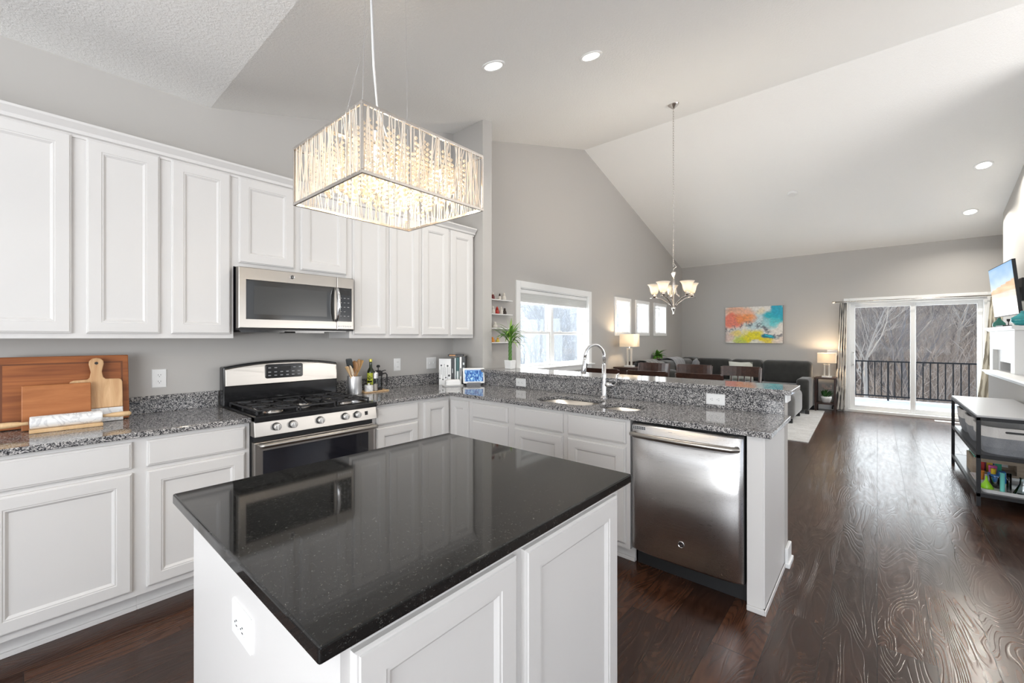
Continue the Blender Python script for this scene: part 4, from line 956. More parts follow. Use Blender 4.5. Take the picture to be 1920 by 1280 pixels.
# ---------------------------------------------------------------- lucky bamboo on the bar
px, py = 3.135, 2.735
lb = thing('lucky_bamboo', 'braided lucky bamboo in a white square pot on the bar end', 'plant', (px, py, 1.067))
MB().loft([[(px + a * s, py + b * s, z) for a, b in ((-1, -1), (1, -1), (1, 1), (-1, 1))] for s, z in ((.036, 1.068), (.042, 1.155), (.038, 1.155), (.036, 1.14))]).build('pot', plast, lb, bevel=.003)
stm = mat('bamboo_stem', (.10, .22, .05), .4)
for s in range(4):
    pts = []
    for k in range(14):
        a = PI / 2 * s + k * .75; pts.append((px + .011 * math.cos(a), py + .011 * math.sin(a), 1.12 + k * .017))
    MB().tube(pts, .008, 7).build('stalk', stm, lb, smooth=True)
rnd = random.Random(11)
def blade(m, o, az, el, L, w, droop, n=7):
    o = Vector(o); d = Vector((math.cos(az) * math.cos(el), math.sin(az) * math.cos(el), math.sin(el))); side = Vector((-math.sin(az), math.cos(az), 0)); l, r_, c = [], [], []
    p = o.copy(); e = el
    for k in range(n + 1):
        f_ = k / n; ww_ = w * math.sin(PI * min(1, .12 + f_ * .88)) * .5 if k < n else .0006
        l.append(p - side * ww_); r_.append(p + side * ww_); c.append(p + Vector((0, 0, -ww_ * .35)))
        e -= droop / n; p = p + Vector((math.cos(az) * math.cos(e), math.sin(az) * math.cos(e), math.sin(e))) * L / n
    vs = [];
    for a, b, q in zip(l, c, r_): vs += [a, b, q]
    fs = []
    for k in range(n):
        for j in range(2): fs.append((k * 3 + j, k * 3 + j + 1, k * 3 + 4 + j, k * 3 + 3 + j))
    m.add(vs, fs)
m1, m2 = MB(), MB()
for k in range(74):
    lvl = rnd.random(); z = 1.315 + lvl * .12; az = rnd.uniform(0, 2 * PI); el = R(rnd.uniform(15, 70) + lvl * 12)
    blade(m1 if rnd.random() < .6 else m2, (px + rnd.uniform(-.012, .012), py + rnd.uniform(-.012, .012), z), az, el, rnd.uniform(.13, .22), rnd.uniform(.014, .022), R(rnd.uniform(20, 95)))
for k in range(5): blade(m2, (px, py, 1.42), rnd.uniform(0, 6), R(82), rnd.uniform(.13, .17), .022, R(10))
m1.build('leaves', leafm, lb); m2.build('leaves', leafm2, lb)

# ---------------------------------------------------------------- ledge shelves with figurines by the window
SX0, SX1 = 3.14, 3.93
pot_red = mat('red_glaze', (.42, .03, .02), .25); pot_w = mat('white_glaze', (.72, .68, .62), .25); pot_d = mat('dark_glaze', (.04, .025, .02), .3); pot_o = mat('orange_glaze', (.70, .25, .03), .3); pot_m = mat('maroon_glaze', (.16, .02, .02), .3)
for k, z in enumerate((1.322, 1.490, 1.658, 1.828)):
    lbls = ['lowest', 'second from bottom', 'third from bottom', 'topmost']
    tag(B(SX0, YN - .085, z - .012, SX1, YN, z).build('wall_shelf', trimw, bevel=.002), 'white wall shelf beside the twin window, %s of four' % lbls[k], 'shelf', 'white wall shelves beside the window')
def figurine(x, z, m, hm, h, r_, label, kind=0):
    t = thing('figurine', label, 'figurine', (x, YN - .045, z), group='ceramic figurines on the wall shelves'); c = (x, YN - .045, 0)
    MB().lathe([(r_ * .8, z), (r_, z + h * .1), (r_ * .95, z + h * .35), (r_ * .6, z + h * .58), (r_ * .5, z + h * .62)], c, 14).build('body', m, t, smooth=True)
    if kind == 0: MB().sphere((x, YN - .045, z + h * .74), r_ * .62, 10).build('head', hm, t, smooth=True)
    else: MB().lathe([(r_ * .62, z + h * .60), (r_ * .55, z + h * .75), (r_ * .15, z + h)], c, 12).build('lid', hm, t, smooth=True)
    if kind == 2:
        for s in (-1, 1): MB().sphere((x + s * r_ * .5, YN - .045, z + h * .92), r_ * .22, 8).build('ear', hm, t, smooth=True)
for a in (
    (3.615, 1.828, pot_m, pot_w, .088, .024, 'dark red figurine with white head at the left of the top shelf', 0),
    (3.735, 1.828, pot_w, pot_d, .078, .020, 'small white figurine with dark cap in the middle of the top shelf', 1),
    (3.815, 1.828, pot_w, pot_w, .092, .027, 'white round figurine at the right of the top shelf', 2),
    (3.625, 1.658, pot_w, pot_w, .092, .024, 'white figurine standing left of the red one on the second shelf down', 2),
    (3.69, 1.658, pot_red, pot_red, .088, .028, 'bright red jar figurine on the second shelf down', 1),
    (3.765, 1.658, pot_w, pot_w, .094, .023, 'white figurine right of the red one on the second shelf down', 1),
    (3.825, 1.658, pot_d, pot_d, .085, .024, 'black figurine at the right of the second shelf down', 0),
    (3.655, 1.490, pot_w, pot_w, .075, .030, 'cream hen-shaped figurine on the third shelf down', 2),
    (3.61, 1.322, pot_o, pot_o, .062, .028, 'orange pumpkin figurine on the lowest shelf', 1),
    (3.70, 1.322, mat('yellow_glaze', (.62, .5, .08), .3), pot_o, .055, .024, 'yellow squat figurine on the lowest shelf beside the pumpkin', 0)): figurine(*a)

# ---------------------------------------------------------------- dining table and chairs
dt = thing('dining_table', 'dark wood dining table under the nickel chandelier', 'table', (4.95, 1.8, 0))
B(4.55, .98, .715, 5.36, 2.66, .75).build('tabletop', espresso, dt, bevel=.005)
MB().box(4.62, 1.05, .63, 4.64, 2.59, .715).box(5.27, 1.05, .63, 5.29, 2.59, .715).box(4.64, 1.05, .63, 5.27, 1.07, .715).box(4.64, 2.57, .63, 5.27, 2.59, .715).build('apron', espresso, dt)
for x in (4.60, 5.25):
    for y in (1.03, 2.54): B(x, y, 0, x + .07, y + .07, .715).build('leg', espresso, dt, bevel=.004)
def make_chair():
    """front toward local -Y; backrest at +Y"""
    t = thing('dining_chair', '', 'chair', (0, 0, 0), 0, 'dark wood dining chairs around the table')
    MB().loft([[(-.215, -.20, z), (.215, -.20, z), (.20, .20, z), (-.20, .20, z)] for z in (.445, .475)]).build('seat', espresso, t, w=False, bevel=.008)
    for s in (-1, 1):
        MB().bar((s * .19, -.175, 0), (s * .19, -.175, .445), .036).build('leg', espresso, t, w=False, bevel=.003)
        MB().tube([(s * .195, .215, 0), (s * .197, .195, .25), (s * .20, .19, .46), (s * .205, .21, .75), (s * .208, .26, 1.02)], .018, 4).build('back_post', espresso, t, w=False, bevel=.003)
    r1, r2 = [], []
    for z0_, z1_, nm in ((.912, 1.03, 'top_rail'), (.52, .56, 'lower_rail')):
        rings = []
        for k in range(9):
            x = -.205 + .41 * k / 8; yb = (.236 if z0_ > .8 else .195) + .035 * (1 - (x / .205) ** 2)
            yt = yb + (.02 if z0_ > .8 else .004)
            rings.append([(x, yb, z0_), (x, yb + .018, z0_), (x, yt + .018, z1_), (x, yt, z1_)])
        MB().loft(rings).build(nm, espresso, t, w=False, bevel=.002)
    for k in range(4):
        x = -.105 + .07 * k; c_ = .035 * (1 - (x / .205) ** 2)
        MB().bar((x, .205 + c_, .56), (x, .25 + c_, .912), .012).build('spindle', espresso, t, w=False)
    return t
proto = make_chair(); used = False
for i, (x, y, rz, lb_) in enumerate((
    (5.38, 1.24, R(-90), 'dark wood dining chair on the far side of the table, rightmost, spindles visible'),
    (5.38, 1.78, R(-90), 'dark wood dining chair on the far side of the table, middle of three'),
    (5.38, 2.31, R(-90), 'dark wood dining chair on the far side of the table, leftmost of three'),
    (4.53, 1.31, R(90), 'dark wood dining chair on the bar side of the table, rightmost'),
    (4.53, 1.83, R(90), 'dark wood dining chair on the bar side of the table, middle of three'),
    (4.53, 2.36, R(90), 'dark wood dining chair on the bar side of the table, seen just behind the faucet'))):
    o = proto if i == 0 else copy_tree(proto); o.location = (x, y, 0); o.rotation_euler = (0, 0, rz); o['label'] = lb_

# ---------------------------------------------------------------- sectional sofa
def cushion(x0, y0, z0, x1, y1, z1, r=.05, sub=2):
    m = B(x0, y0, z0, x1, y1, z1); return m
def soft(name, m, parent, x0, y0, z0, x1, y1, z1, bev=.05, puff=.0):
    o = B(x0, y0, z0, x1, y1, z1).build(name, m, parent, smooth=True, bevel=bev, seg=4); return o
so = thing('sectional_sofa', 'large charcoal velvet L-shaped sectional sofa in the far corner', 'sofa', (9.2, 2.2, 0))
soft('base', sofam, so, 9.22, 1.10, .07, 10.02, 3.32, .32, .03)
soft('base', sofam, so, 7.20, 2.52, .07, 9.22, 3.32, .32, .03)
for a, b in ((1.12, 1.80), (1.80, 2.48)): soft('seat_cushion', sofam, so, 9.17, a, .32, 9.78, b, .50, .05)
for a, b in ((7.20, 7.86), (7.86, 8.52), (8.52, 9.18)): soft('seat_cushion', sofam, so, a, 2.47, .32, b, 3.02, .50, .05)
soft('corner_seat', sofam, so, 9.17, 2.48, .32, 9.80, 3.05, .50, .05)
for a, b in ((.935, 1.745), (1.745, 2.33), (2.33, 3.05)): soft('back_cushion', sofam, so, 9.66, a, .48, 9.98, b, .93, .09)
soft('corner_back', sofam, so, 9.45, 2.98, .48, 9.98, 3.30, .95, .10)
for a, b in ((7.18, 7.93), (7.93, 8.68), (8.68, 9.42)): soft('back_cushion', sofam, so, a, 2.98, .48, b, 3.28, .93, .09)
soft('arm', sofam, so, 9.12, .915, .07, 10.02, 1.11, .635, .05)
soft('arm', sofam, so, 7.00, 2.50, .07, 7.20, 3.32, .84, .09)
for x, y in ((9.18, .95), (9.95, .95), (9.95, 3.25), (7.04, 2.55), (7.04, 3.27), (9.18, 2.5)): B(x - .03, y - .03, 0, x + .03, y + .03, .07).build('foot', blackm, so)
# throws and pillows
def drape(name, label, x0, x1, ys, m, cat='blanket', seed=1):
    """cloth over a sofa back: ys = list of (y,z) across the back"""
    rr_ = random.Random(seed); nx = 14; rings = []
    for k in range(nx + 1):
        x = x0 + (x1 - x0) * k / nx; w_ = .010 * math.sin(k * 1.9) + .006 * rr_.random()
        rings.append([(x + .02 * math.sin(i * 1.3), y + w_ * (1 if z < .9 else .2), z + .012 + .008 * math.sin(k * 1.3 + i)) for i, (y, z) in enumerate(ys)])
    o = MB().loft(rings, False, False).build(name, m, smooth=True, solid=.012, sub=1); return tag(o, label, cat)
drape('throw_blanket', 'grey throw blanket draped over the near end of the sofa back', 7.12, 7.62, [(3.30, .62), (3.30, .85), (3.27, .95), (3.12, .965), (3.0, .95), (2.955, .85), (2.94, .62), (2.90, .53), (2.6, .535)], throwm, seed=2)
drape('throw_blanket', 'smaller grey throw folded over the middle of the sofa back', 8.3, 8.85, [(3.30, .70), (3.29, .90), (3.22, .965), (3.05, .965), (2.955, .90), (2.94, .65)], greyf, seed=5)
def pillow(label, c, w, h, th, rz, tilt, m, name='throw_pillow'):
    n = 8; f_, b_ = [], []; vs = []; fs = []
    for s in (1, -1):
        for j in range(n + 1):
            for i in range(n + 1):
                u, v = 2 * i / n - 1, 2 * j / n - 1; d = (1 - u ** 4) ** .5 * (1 - v ** 4) ** .5 * th / 2; q = 1 - .06 * (1 - abs(u)) * abs(v) - .06 * (1 - abs(v)) * abs(u)
                vs.append((u * w / 2 * q, s * d, v * h / 2 * q))
    k0 = (n + 1) ** 2
    for s in (0, 1):
        for j in range(n):
            for i in range(n): a = s * k0 + j * (n + 1) + i; fs.append((a, a + 1, a + n + 2, a + n + 1))
    o = MB().add(vs, fs).build(name, m, smooth=True); o.location = c; o.rotation_euler = (tilt, 0, rz); return tag(o, label, 'pillow')
pillow('pale cream pillow against the sofa back between two dining chairs', (9.56, 2.10, .69), .44, .40, .14, R(90), R(-12), cremef)
pillow('grey pillow in the far corner of the sofa', (9.30, 2.93, .72), .48, .44, .15, R(20), R(14), greyf)
ot = thing('ottoman', 'grey velvet ottoman with rounded corners on the pale rug', 'ottoman', (8.44, 1.4, 0))
soft('cushion', fabric('grey_velvet', (.12, .12, .122), (.19, .19, .19), 250, sheen=.6), ot, 7.95, .985, .065, 8.93, 1.85, .495, .10)
for x, y in ((8.03, 1.05), (8.85, 1.05), (8.03, 1.79), (8.85, 1.79)): B(x - .03, y - .03, .011, x + .03, y + .03, .075).build('foot', blackm, ot)
tag(MB().prism([(6.70, .68), (9.78, .74), (9.78, 3.0), (6.70, 3.0)], .0005, .011, 'z').build('area_rug', rugm), 'pale grey area rug under the sofa and ottoman', 'rug')
# side table, lamp and orchid by the sliding door
st = thing('side_table', 'small dark square side table by the sliding door', 'side table', (9.87, .73, 0))
B(9.70, .565, .605, 10.05, .895, .632).build('tabletop', espresso, st, bevel=.003); B(9.725, .59, .135, 10.03, .87, .155).build('lower_shelf', espresso, st)
for x in (9.705, 10.015):
    for y in (.57, .86): B(x, y, 0, x + .03, y + .03, .605).build('leg', espresso, st, bevel=.002)
def tablelamp(label, x, y, z, s=1, w=.29, d=.16, hs=.185, glow=10, hb=.26):
    t = thing('table_lamp', label, 'lamp', (x, y, z))
    B(x - .05, y - .075, z, x + .05, y + .075, z + .025).build('base', plast, t, bevel=.003)
    cm = mat('pale_column', (.70, .66, .60), .3)
    MB().box(x - .018, y - .045, z + .025, x + .018, y - .022, z + hb).box(x - .018, y + .022, z + .025, x + .018, y + .045, z + hb).box(x - .018, y - .022, z + hb - .02, x + .018, y + .022, z + hb).build('open_column', cm, t, bevel=.002)
    MB().lathe([(.006, z + hb), (.006, z + hb + .06)], (x, y, 0), 8).build('neck', chrome, t)
    z0_ = z + hb + .025
    MB().loft([[(x + a * d / 2, y + b * w / 2, zz) for a, b in ((-1, -1), (1, -1), (1, 1), (-1, 1))] for zz in (z0_, z0_ + hs)], True, False).build('shade', shade_t, t, solid=.003)
    MB().sphere((x, y, z0_ + hs * .4), .022, 10).build('bulb', bulbm, t, smooth=True)
    lamp('table_lamp_light', 'POINT', (x, y, z0_ + hs * .75), glow, (1, .74, .46), shadow_soft_size=.03)
tablelamp('lit table lamp with a wide cream shade on the small side table', 9.86, .715, .632, w=.28, hs=.185, hb=.245, glow=12)
op = thing('orchid', 'green leafy orchid in a white bowl pot on the side table shelf', 'plant', (9.87, .73, .155))
MB().lathe([(.055, .156), (.065, .165), (.085, .23), (.090, .275), (.082, .275), (.075, .25), (.002, .25)], (9.87, .73, 0), 24).build('pot', plast, op, smooth=True)
m1 = MB(); rnd = random.Random(3)
for k in range(12): blade(m1, (9.87 + rnd.uniform(-.02, .02), .73 + rnd.uniform(-.03, .03), .26), rnd.uniform(0, 6.28), R(rnd.uniform(45, 80)), rnd.uniform(.12, .19), .045, R(30))
m1.build('leaves', leafd, op)
m1, m2 = MB(), MB(); flm = mat('orchid_petal', (.62, .50, .46), .6)
for k in range(3):
    a = rnd.uniform(0, 6); p0 = Vector((9.87, .73, .27)); p1 = p0 + Vector((.01 * math.cos(a), -.04 + .04 * k, .17)); m1.tube([p0, (p0 + p1) / 2 + Vector((-.01, 0, .01)), p1], .002, 4)
    for q in range(5):
        c = p1 + Vector((rnd.uniform(-.03, .03), rnd.uniform(-.045, .045), rnd.uniform(-.03, .045)))
        for s in range(5):
            b_ = 2 * PI * s / 5; m2.tube([c, c + Vector((-.004, .016 * math.cos(b_), .016 * math.sin(b_)))], [.002, .007], 5)
m1.build('stems', stm, op); m2.build('flowers', flm, op)
# end table, lamp and plant on the sofa's near left end
et = thing('end_table', 'dark end table by the window wall at the near end of the sofa', 'side table', (6.80, 3.22, 0))
B(6.62, 3.03, .845, 6.98, 3.43, .875).build('tabletop', espresso, et, bevel=.003); B(6.64, 3.05, .70, 6.96, 3.41, .845).build('drawer_box', espresso, et)
for x in (6.64, 6.93):
    for y in (3.05, 3.38): B(x, y, 0, x + .03, y + .03, .70).build('leg', espresso, et)
tablelamp('tall lit table lamp with a square cream shade below the small windows', 6.80, 3.215, .875, w=.25, d=.24, hs=.215, hb=.32, glow=11)
ct = thing('console_ledge', 'long dark narrow ledge table running behind the sofa by the wall', 'console table', (8.0, 3.40, 0))
B(7.2, 3.345, .915, 9.3, 3.465, .94).build('tabletop', espresso, ct, bevel=.003)
for x in (7.22, 9.24): B(x, 3.36, 0, x + .04, 3.45, .915).build('leg', espresso, ct)
pp = thing('potted_plant', 'small trailing green plant on the dark ledge behind the sofa', 'plant', (8.45, 3.40, .94)); m1 = MB(); rnd = random.Random(8)
MB().lathe([(.045, .941), (.055, .99), (.058, 1.0), (.05, 1.0)], (8.45, 3.405, 0), 16).build('pot', cratew, pp, smooth='auto')
for k in range(34): blade(m1, (8.45 + rnd.uniform(-.03, .03), 3.405, 1.0), rnd.uniform(-3.3, .2), R(rnd.uniform(10, 80)), rnd.uniform(.12, .26), .05, R(rnd.uniform(40, 120)))
m1.build('leaves', leafm, pp)
# painting
PW, PH = 1.075, .775
def fbm(x, y, z, o=5):
    a, t, f_ = 0, .5, 1
    for _ in range(o): a += t * mn.noise(Vector((x * f_, y * f_, z))); t *= .55; f_ *= 2.1
    return a
def paint(u, v):
    wu = u + .16 * fbm(u * 3, v * 2.2, 3); wv = v + .20 * fbm(u * 3, v * 2.2, 11)
    c = (.76, .72, .66)
    def blob(c, x, y, rx, ry, col, k=1.0):
        d = ((wu - x) / rx) ** 2 + ((wv - y) / ry) ** 2; d += .7 * fbm(u * 5, v * 4, x * 7 + y)
        return lerp3(c, col, k * max(0, min(1, 1.45 - d * 1.25)))
    c = blob(c, .55, .60, .22, .22, (.45, .66, .70), .7); c = blob(c, .62, .85, .10, .14, (.80, .66, .35), .5)
    c = blob(c, .25, .82, .28, .24, (.82, .42, .26), .9); c = blob(c, .12, .58, .22, .20, (.80, .20, .13), .95); c = blob(c, .36, .66, .20, .13, (.86, .30, .08), .85); c = blob(c, .10, .92, .2, .10, (.60, .34, .25), .6)
    c = blob(c, .88, .68, .22, .20, (.03, .42, .50), 1); c = blob(c, .93, .92, .12, .25, (.02, .36, .50), 1); c = blob(c, .76, .52, .15, .12, (.30, .60, .62), .7); c = blob(c, .88, .55, .10, .10, (.10, .60, .62), .7)
    c = blob(c, .50, .20, .26, .20, (.80, .70, .03), 1); c = blob(c, .72, .12, .22, .14, (.82, .64, .02), .9); c = blob(c, .28, .08, .14, .15, (.55, .64, .04), .85); c = blob(c, .20, .26, .08, .09, (.80, .62, .1), .8)
    c = blob(c, .54, .04, .14, .10, (.80, .76, .68), .9); c = blob(c, .93, .10, .12, .10, (.80, .66, .58), .8); c = blob(c, .10, .18, .10, .16, (.74, .52, .46), .7)
    c = blob(c, .78, .24, .13, .07, (.02, .20, .28), 1); c = blob(c, .82, .25, .07, .035, (.03, .50, .62), .9)
    mid = .50 - .04 * math.sin(u * 9) - max(0, u - .5) * .50 - max(0, .25 - u) * .5
    band = abs(wv - mid) / .085; rdg = abs(fbm(u * 7, v * 6, 5)) * 7
    if band < 1: c = lerp3(c, (.07, .07, .10), max(0, min(.9, 1.25 - band)) * max(0, 1.05 - rdg))
    vein = abs(fbm(u * 4 + 3, v * 3.4, 20)) * 22
    c = lerp3(c, (.16, .15, .17), max(0, .55 - vein) * .9)
    if u < .05: c = lerp3(c, (.10, .09, .10), .5 * (1 - u / .05) * (v < .45))
    n = fbm(u * 26, v * 20, 0, 3); return tuple(max(.01, a * (1 + .35 * n)) for a in c)
pg = thing('painting', 'abstract canvas painting of orange, teal and yellow on the far wall', 'painting', (XF - .035, 1.983, 1.645), -R(90))
B(-PW / 2, -.0, -PH / 2, PW / 2, .034, PH / 2).build('canvas_edge', mat('canvas_side', (.20, .18, .18), .7), pg, w=False)
grid_image('painted_face', PW - .004, PH - .004, 150, 108, paint, paintm, pg, lambda u, v: (u, -.001, v))
# curtains
def curtain(name, label, pts_bot, pts_top, z0, z1, m):
    rings = []; nz = 14
    for j in range(nz + 1):
        f_ = j / nz; ring = []
        for (a, b), (c, d) in zip(pts_bot, pts_top):
            g_ = f_ ** .6; ring.append((a + (c - a) * g_, b + (d - b) * g_, z0 + (z1 - z0) * f_))
        rings.append(ring)
    return tag(MB().loft(rings, False, False).build(name, m, smooth=True, solid=.003, sub=1), label, 'curtain')
def pleats(y0, y1, n, amp, x): return [(x + amp * math.sin(k * PI / 2), y0 + (y1 - y0) * k / (n * 4)) for k in range(n * 4 + 1)]
def curtain_mat(name, c1, c2, axis_scale):
    m = mat(name, c1, .9, spec=.1); v = coords(m, axis_scale)
    w_ = nd(m, 'TexWave'); inp(w_, Scale=1.0, Distortion=5, Detail=1); w_.inputs['Detail Scale'].default_value = 1.5; m.node_tree.links.new(v, w_.inputs['Vector'])
    r = ramp(m, [(.42, c1), (.55, c2)], w_.outputs[0]); m.node_tree.links.new(r.outputs[0], m.node_tree.nodes['Principled BSDF'].inputs['Base Color']); return m
cg = curtain_mat('grey_patterned_cloth', (.10, .10, .10), (.62, .60, .56), (3, 5, 2.2)); cc = curtain_mat('cream_patterned_cloth', (.36, .33, .27), (.66, .62, .52), (3, 5, 2.2))
curtain('curtain', 'grey and white patterned curtain gathered left of the sliding door', pleats(.66, .45, 4, .030, XF - .09), pleats(.53, .42, 4, .022, XF - .075), .015, 2.03, cg)
curtain('curtain', 'cream patterned curtain gathered right of the sliding door', pleats(-1.13, -1.62, 5, .030, XF - .09), pleats(-1.36, -1.52, 5, .022, XF - .075), .015, 2.03, cc)
rd = thing('curtain_rod', 'thin nickel curtain rod above the sliding door', 'curtain rod', (XF - .075, -.45, 2.05))
MB().tube([(XF - .075, .62, 2.045), (XF - .075, -1.62, 2.045)], .010, 10).build('pole', nickel, rd, smooth=True)
for y in (.62, -1.62): MB().lathe([(.010, -.02), (.018, -.01), (.018, .02), (.01, .025)], (XF - .075, y, 2.045), 12, 'y').build('finial', nickel, rd, smooth='auto')
for y in (.50, -1.45): MB().tube([(XF - .002, y, 2.045), (XF - .075, y, 2.045)], .006, 8).build('bracket', nickel, rd)
tag(B(XF - .30, -1.06, .0005, XF - .18, -.72, .006).build('floor_vent', trimw), 'pale metal floor vent in front of the sliding door', 'vent')

# ---------------------------------------------------------------- fireplace, television, mantle things
fpz = thing('fireplace', 'white fireplace surround with stepped mantel on the right', 'fireplace', (8.13, -1.3, 0))
FA, FB = 7.42, 8.84
m_ = MB(); m_.box(FA, YR, 0, FA + .20, -1.19, 1.46).box(FB - .20, YR, 0, FB, -1.19, 1.46).box(FA + .20, YR, 1.22, FB - .20, -1.19, 1.46)
m_.build('surround', trimw, fpz, bevel=.004)
m_ = MB(); m_.box(FA + .20, YR, 0, FA + .34, -1.235, 1.22).box(FB - .34, YR, 0, FB - .20, -1.235, 1.22).box(FA + .34, YR, 1.06, FB - .34, -1.235, 1.22)
m_.build('inner_frame', trimw, fpz, bevel=.004)
B(FA + .34, YR + .001, 0, FB - .34, YR + .02, 1.06).build('firebox', blackm, fpz)
MB().prism([(YR, 1.46), (-1.18, 1.46), (-1.17, 1.475), (-1.152, 1.485), (-1.152, 1.512), (YR, 1.512)], 7.33, 8.90, 'x').build('mantel_shelf', trimw, fpz, bevel=.003)
tv = thing('television', 'wall-mounted flat television showing a desert picture above the fireplace', 'television', (8.08, -1.195, 1.97), R(180) + R(1.7)); 
def desert(u, v):
    n = mn.noise(Vector((u * 4, v * 7, 0)));
    if v > .58 + .10 * (1 - u) * 0 + .12 * (u - .3):
        f_ = (v - .58) / .42; return lerp3((.55, .72, .85), (.12, .38, .72), f_ + n * .35 - .1)
    if v > .45: return lerp3((.78, .42, .20), (.88, .60, .38), .5 + n)
    return lerp3((.86, .66, .52), (.90, .78, .70), .5 + n * .8)
tvb = bpy.data.objects.new('screen_assembly', None); COL.objects.link(tvb); tvb.parent = tv; tvb.rotation_euler = (R(5.2), 0, 0)
B(-.56, -.0, -.325, .56, .030, .325).build('bezel', blackm, tvb, w=False, bevel=.003)
grid_image('screen', 1.10, .630, 60, 40, lambda u, v: desert(u, v), screenm, tvb, lambda u, v: (u, -.0012, v))
MB().box(-.12, .03, -.12, .12, .06, .12).box(-.03, .06, -.03, .03, .15, .03).box(-.10, .14, -.14, .10, .19, .14).build('wall_mount', blackm, tv, w=False)
glz = mat('teal_glass', (.03, .30, .33), .08, spec=.8); glz2 = mat('green_glass_dark', (.03, .16, .13), .08, spec=.8)
MZ = 1.5125
def lathe_thing(name, label, cat, prof, x, y, z, m, part='body', n=28):
    t = thing(name, label, cat, (x, y, z)); MB().lathe([(a, z + b) for a, b in prof], (x, y, 0), n).build(part, m, t, smooth=True); return t
v_ = lathe_thing('vase', 'squat teal glass vase on the near end of the mantel', 'vase', [(.05, 0), (.10, .01), (.135, .05), (.13, .09), (.085, .125), (.060, .15), (.058, .17)], 7.48, -1.30, MZ, glz)
lathe_thing('vase', 'small dark green bottle vase on the far end of the mantel', 'vase', [(.04, 0), (.065, .02), (.06, .06), (.025, .10), (.015, .13), (.018, .135)], 8.72, -1.26, MZ, glz2)
lathe_thing('candle', 'tall white candle behind the teal vase', 'candle', [(.018, 0), (.018, .27), (.004, .275)], 7.64, -1.36, MZ, plast, 'wax', 16)
t = thing('picture_frame', 'small white frame standing between the vases on the mantel', 'picture frame', (8.2, -1.36, MZ)); B(8.08, -1.375, MZ, 8.32, -1.355, MZ + .13).build('frame', trimw, t, bevel=.003)
t = thing('media_box', 'low black media box lying on the mantel under the television', 'media box', (8.3, -1.24, MZ)); B(8.10, -1.28, MZ, 8.52, -1.20, MZ + .022).build('body', blackm, t, bevel=.003)
lathe_thing('candle_holder', 'little black candle holder near the dark green vase on the mantel', 'candle holder', [(.02, 0), (.02, .006), (.005, .012), (.005, .07), (.018, .085), (.018, .11)], 8.50, -1.31, MZ, blackm, 'stand', 14)

# ---------------------------------------------------------------- black metal console with baskets and toys
cx0, cx1, cy0, cy1 = 5.105, 6.665, -1.065, -.615
cs1 = thing('console_shelf', 'black metal open console with grey top and two shelves by the knee wall', 'shelf unit', ((cx0 + cx1) / 2, (cy0 + cy1) / 2, 0))
topm = mat('grey_laminate', (.42, .42, .43), .3); shm = mat('dark_shelf', (.06, .06, .065), .3)
B(cx0 + .004, cy0 + .004, .722, cx1 - .004, cy1 - .004, .742).build('top', topm, cs1, bevel=.002)
for z in (.700, .392, .078):
    m_ = MB(); h = .028
    m_.box(cx0, cy0, z, cx1, cy0 + .022, z + h).box(cx0, cy1 - .022, z, cx1, cy1, z + h).box(cx0, cy0 + .022, z, cx0 + .022, cy1 - .022, z + h).box(cx1 - .022, cy0 + .022, z, cx1, cy1 - .022, z + h)
    m_.build('rail', darkmetal, cs1, bevel=.001)
for z in (.412, .098): B(cx0 + .022, cy0 + .022, z, cx1 - .022, cy1 - .022, z + .008).build('shelf_board', shm, cs1)
for x in (cx0, cx1 - .025):
    for y in (cy0, cy1 - .025): B(x, y, .0, x + .025, y + .025, .722).build('leg', darkmetal, cs1, bevel=.001)
def basket(label, x0, x1, y0, y1, z, h, nm='rope_basket'):
    t = thing(nm, label, 'basket', ((x0 + x1) / 2, (y0 + y1) / 2, z), group='rope baskets on the console'); r = .13
    sp = z + h * .62
    def rr(k, zz): return rrect(x0 + k, x1 - k, y0 + k, y1 - k, r - k * .5, zz, 7)
    MB().loft([rr(.035, z), rr(.018, z + h * .25), rr(.006, sp)] + [rr(.016, sp), rr(.028, z + h * .25), rr(.045, z + .008)]).build('body', basketg, t, smooth='auto')
    MB().loft([rr(.005, sp + .0005), rr(0, z + h), rr(.010, z + h), rr(.015, sp + .0005)], True, False).build('rim_band', basketw, t, smooth='auto')
    for xx in (x0,):
        MB().prism([(px_, pz_) for px_, _, pz_ in [(a, 0, b) for a, b, _ in rrect((y0 + y1) / 2 - .06, (y0 + y1) / 2 + .06, z + h * .82, z + h * .89, .008, 0)]], xx - .002, xx + .012, 'x').build('handle_slot', blackm, t)
    return t
SZ = .4205
basket('grey and white rope basket at the near end of the console', 5.155, 5.625, -1.035, -.640, SZ, .225)
basket('grey and white rope basket in the middle of the console', 5.66, 6.10, -1.035, -.640, SZ, .225)
basket('grey and white rope basket at the far end of the console', 6.135, 6.615, -1.035, -.640, SZ, .225)
LZ = .1065
cr = thing('wooden_crate', 'pale wooden toy crate with open sides on the lower shelf', 'crate', (5.95, -.83, LZ)); xa, xb, ya_, yb_ = 5.78, 6.12, -.99, -.67
m_ = MB(); m_.box(xa, ya_, LZ, xb, yb_, LZ + .012)
for x in (xa, xb - .012): m_.box(x, ya_, LZ + .012, x + .012, yb_, LZ + .035).box(x, ya_, LZ + .125, x + .012, yb_, LZ + .155).box(x, ya_, LZ + .035, x + .012, ya_ + .05, LZ + .125).box(x, yb_ - .05, LZ + .035, x + .012, yb_, LZ + .125)
for y in (ya_, yb_ - .012): m_.box(xa + .012, y, LZ + .012, xb - .012, y + .012, LZ + .155)
m_.build('box', cratew, cr)
def plastic(n, c): return mat(n, c, .35)
